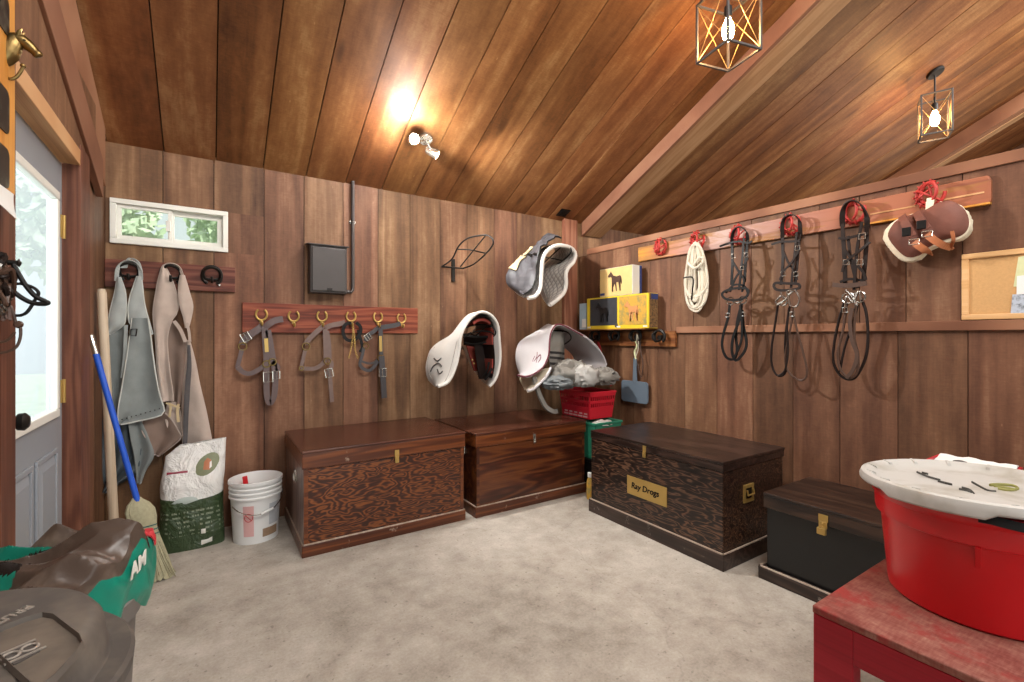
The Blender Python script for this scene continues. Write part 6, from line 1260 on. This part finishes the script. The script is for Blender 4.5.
for k in range(5): m = MB(); b = -.036+.018*k; m.hexa([q(-.045, b-.005, .006), q(.045, b-.005, .006), q(.045, b+.005, .006), q(-.045, b+.005, .006)], [q(-.045, b, .012), q(.045, b, .012), q(.045, b+.007, .012), q(-.045, b+.007, .012)]); m.build('louvre', 'wire', vn)
# ================================================================ OUTSIDE: trees seen through the small window
def tree(label, x, y, z, r, seed):
    t = thing('tree', label, 'tree', (x, y, 0), 'trees outside the small window'); rnd = random.Random(seed); m = MB()
    for k in range(1500):
        d = V((rnd.gauss(0, 1), rnd.gauss(0, 1), rnd.gauss(0, 1))).normalized()*r*rnd.uniform(.55, 1); p = V((x, y, z))+d; a = V((rnd.gauss(0, 1), rnd.gauss(0, 1), rnd.gauss(0, 1))).normalized()*.09; b = a.orthogonal().normalized()*.05
        m.add([p-a, p-b, p+a, p+b], [(0, 1, 2, 3)])
    m.build('foliage', 'leaf', t); MB().tube([(x, y, 0), (x+.05, y, z*.5), (x, y, z)], [.12, .09, .05], 10).build('trunk', 'bark', t, smooth=1)
tree('bright tree seen in the left pane of the small window', -1.3, 7.2, 2.7, .85, 1); tree('bright tree seen in the right pane of the small window', .55, 8.6, 3.0, .85, 2)
struct(MB().box((-14, -14, -.3), (16, 24, -.12)).build('ground', 'leaf'))
# ================================================================ LIGHT, CAMERA
wd = bpy.data.worlds.new('sky'); SC.world = wd; wd.use_nodes = True; nt = wd.node_tree; bg = nt.nodes['Background']; bg.inputs[0].default_value = (.93, .965, 1, 1); bg.inputs[1].default_value = .75
def lamp(name, ty, loc, e, col, aim=None, **kw):
    l = bpy.data.lights.new(name, ty); l.energy = e; l.color = col
    for k, v in kw.items(): setattr(l, k, v)
    o = bpy.data.objects.new(name, l); COL.objects.link(o); o.location = loc
    if aim is not None: o.rotation_euler = V(aim).to_track_quat('-Z', 'Y').to_euler()
    return o
WARM, NEUT, COOL = (1, .80, .58), (1, .965, .92), (.90, .96, 1)
lamp('spot_up', 'SPOT', h1+V((-.01, -.05, -.02)), 16, NEUT, (-.05, -1, .30), spot_size=math.radians(85), spot_blend=.25, shadow_soft_size=.03)
lamp('spot_flood', 'POINT', h1+V((-.02, -.05, -.03)), 26, NEUT, shadow_soft_size=.035)
lamp('spot_side', 'SPOT', h2+V((.03, -.03, -.02)), 120, NEUT, (.8, -.35, -.6), spot_size=math.radians(130), spot_blend=.5, shadow_soft_size=.035)
lamp('overhead_fill', 'AREA', (1.2, -.1, 3.7), 100, NEUT, (.08, .75, -1), shape='RECTANGLE', size=2.4, size_y=1.2)  # soft general fill added overhead; no fixture hangs here
lamp('rear_fill', 'AREA', (1.2, YF+.05, 1.4), 30, COOL, (0, 1, .0), shape='RECTANGLE', size=2.4, size_y=2.4)  # unseen fill panel added at the rear opening
lamp('door_daylight', 'AREA', (-1.6, 2.3, 1.7), 80, COOL, (1, 0, 0), shape='RECTANGLE', size=1., size_y=1.6)
lamp('neighbour_fill', 'AREA', (5.4, -.2, 3.6), 110, NEUT, (0, .35, -1), shape='RECTANGLE', size=2., size_y=1.2)  # added fill to brighten the neighbouring bay, without a fixture
lamp('neighbour_side_fill', 'AREA', (7.85, 1.0, 1.5), 22, (1, .86, .70), (-1, 0, .1), shape='RECTANGLE', size=1.6, size_y=1.2)  # side fill added to lift the beam underside; the far wall has no window
cam = bpy.data.cameras.new('camera'); co = bpy.data.objects.new('camera', cam); COL.objects.link(co); SC.camera = co
co.location = (0, 0, H); co.rotation_euler = (PI/2, 0, -TH); cam.sensor_width = 36; cam.lens = F_/1024*36; cam.shift_y = -(341-CY)/1024; cam.clip_start = .02
vs_ = SC.view_settings; vs_.view_transform = 'Standard'; vs_.look = 'None'; vs_.gamma = 1; vs_.use_curve_mapping = False; vs_.exposure = 0.5
lamp('sun', 'SUN', (0, 0, 9), 4.0, (1, .96, .9), (-.3, .8, -1.15), angle=.01)
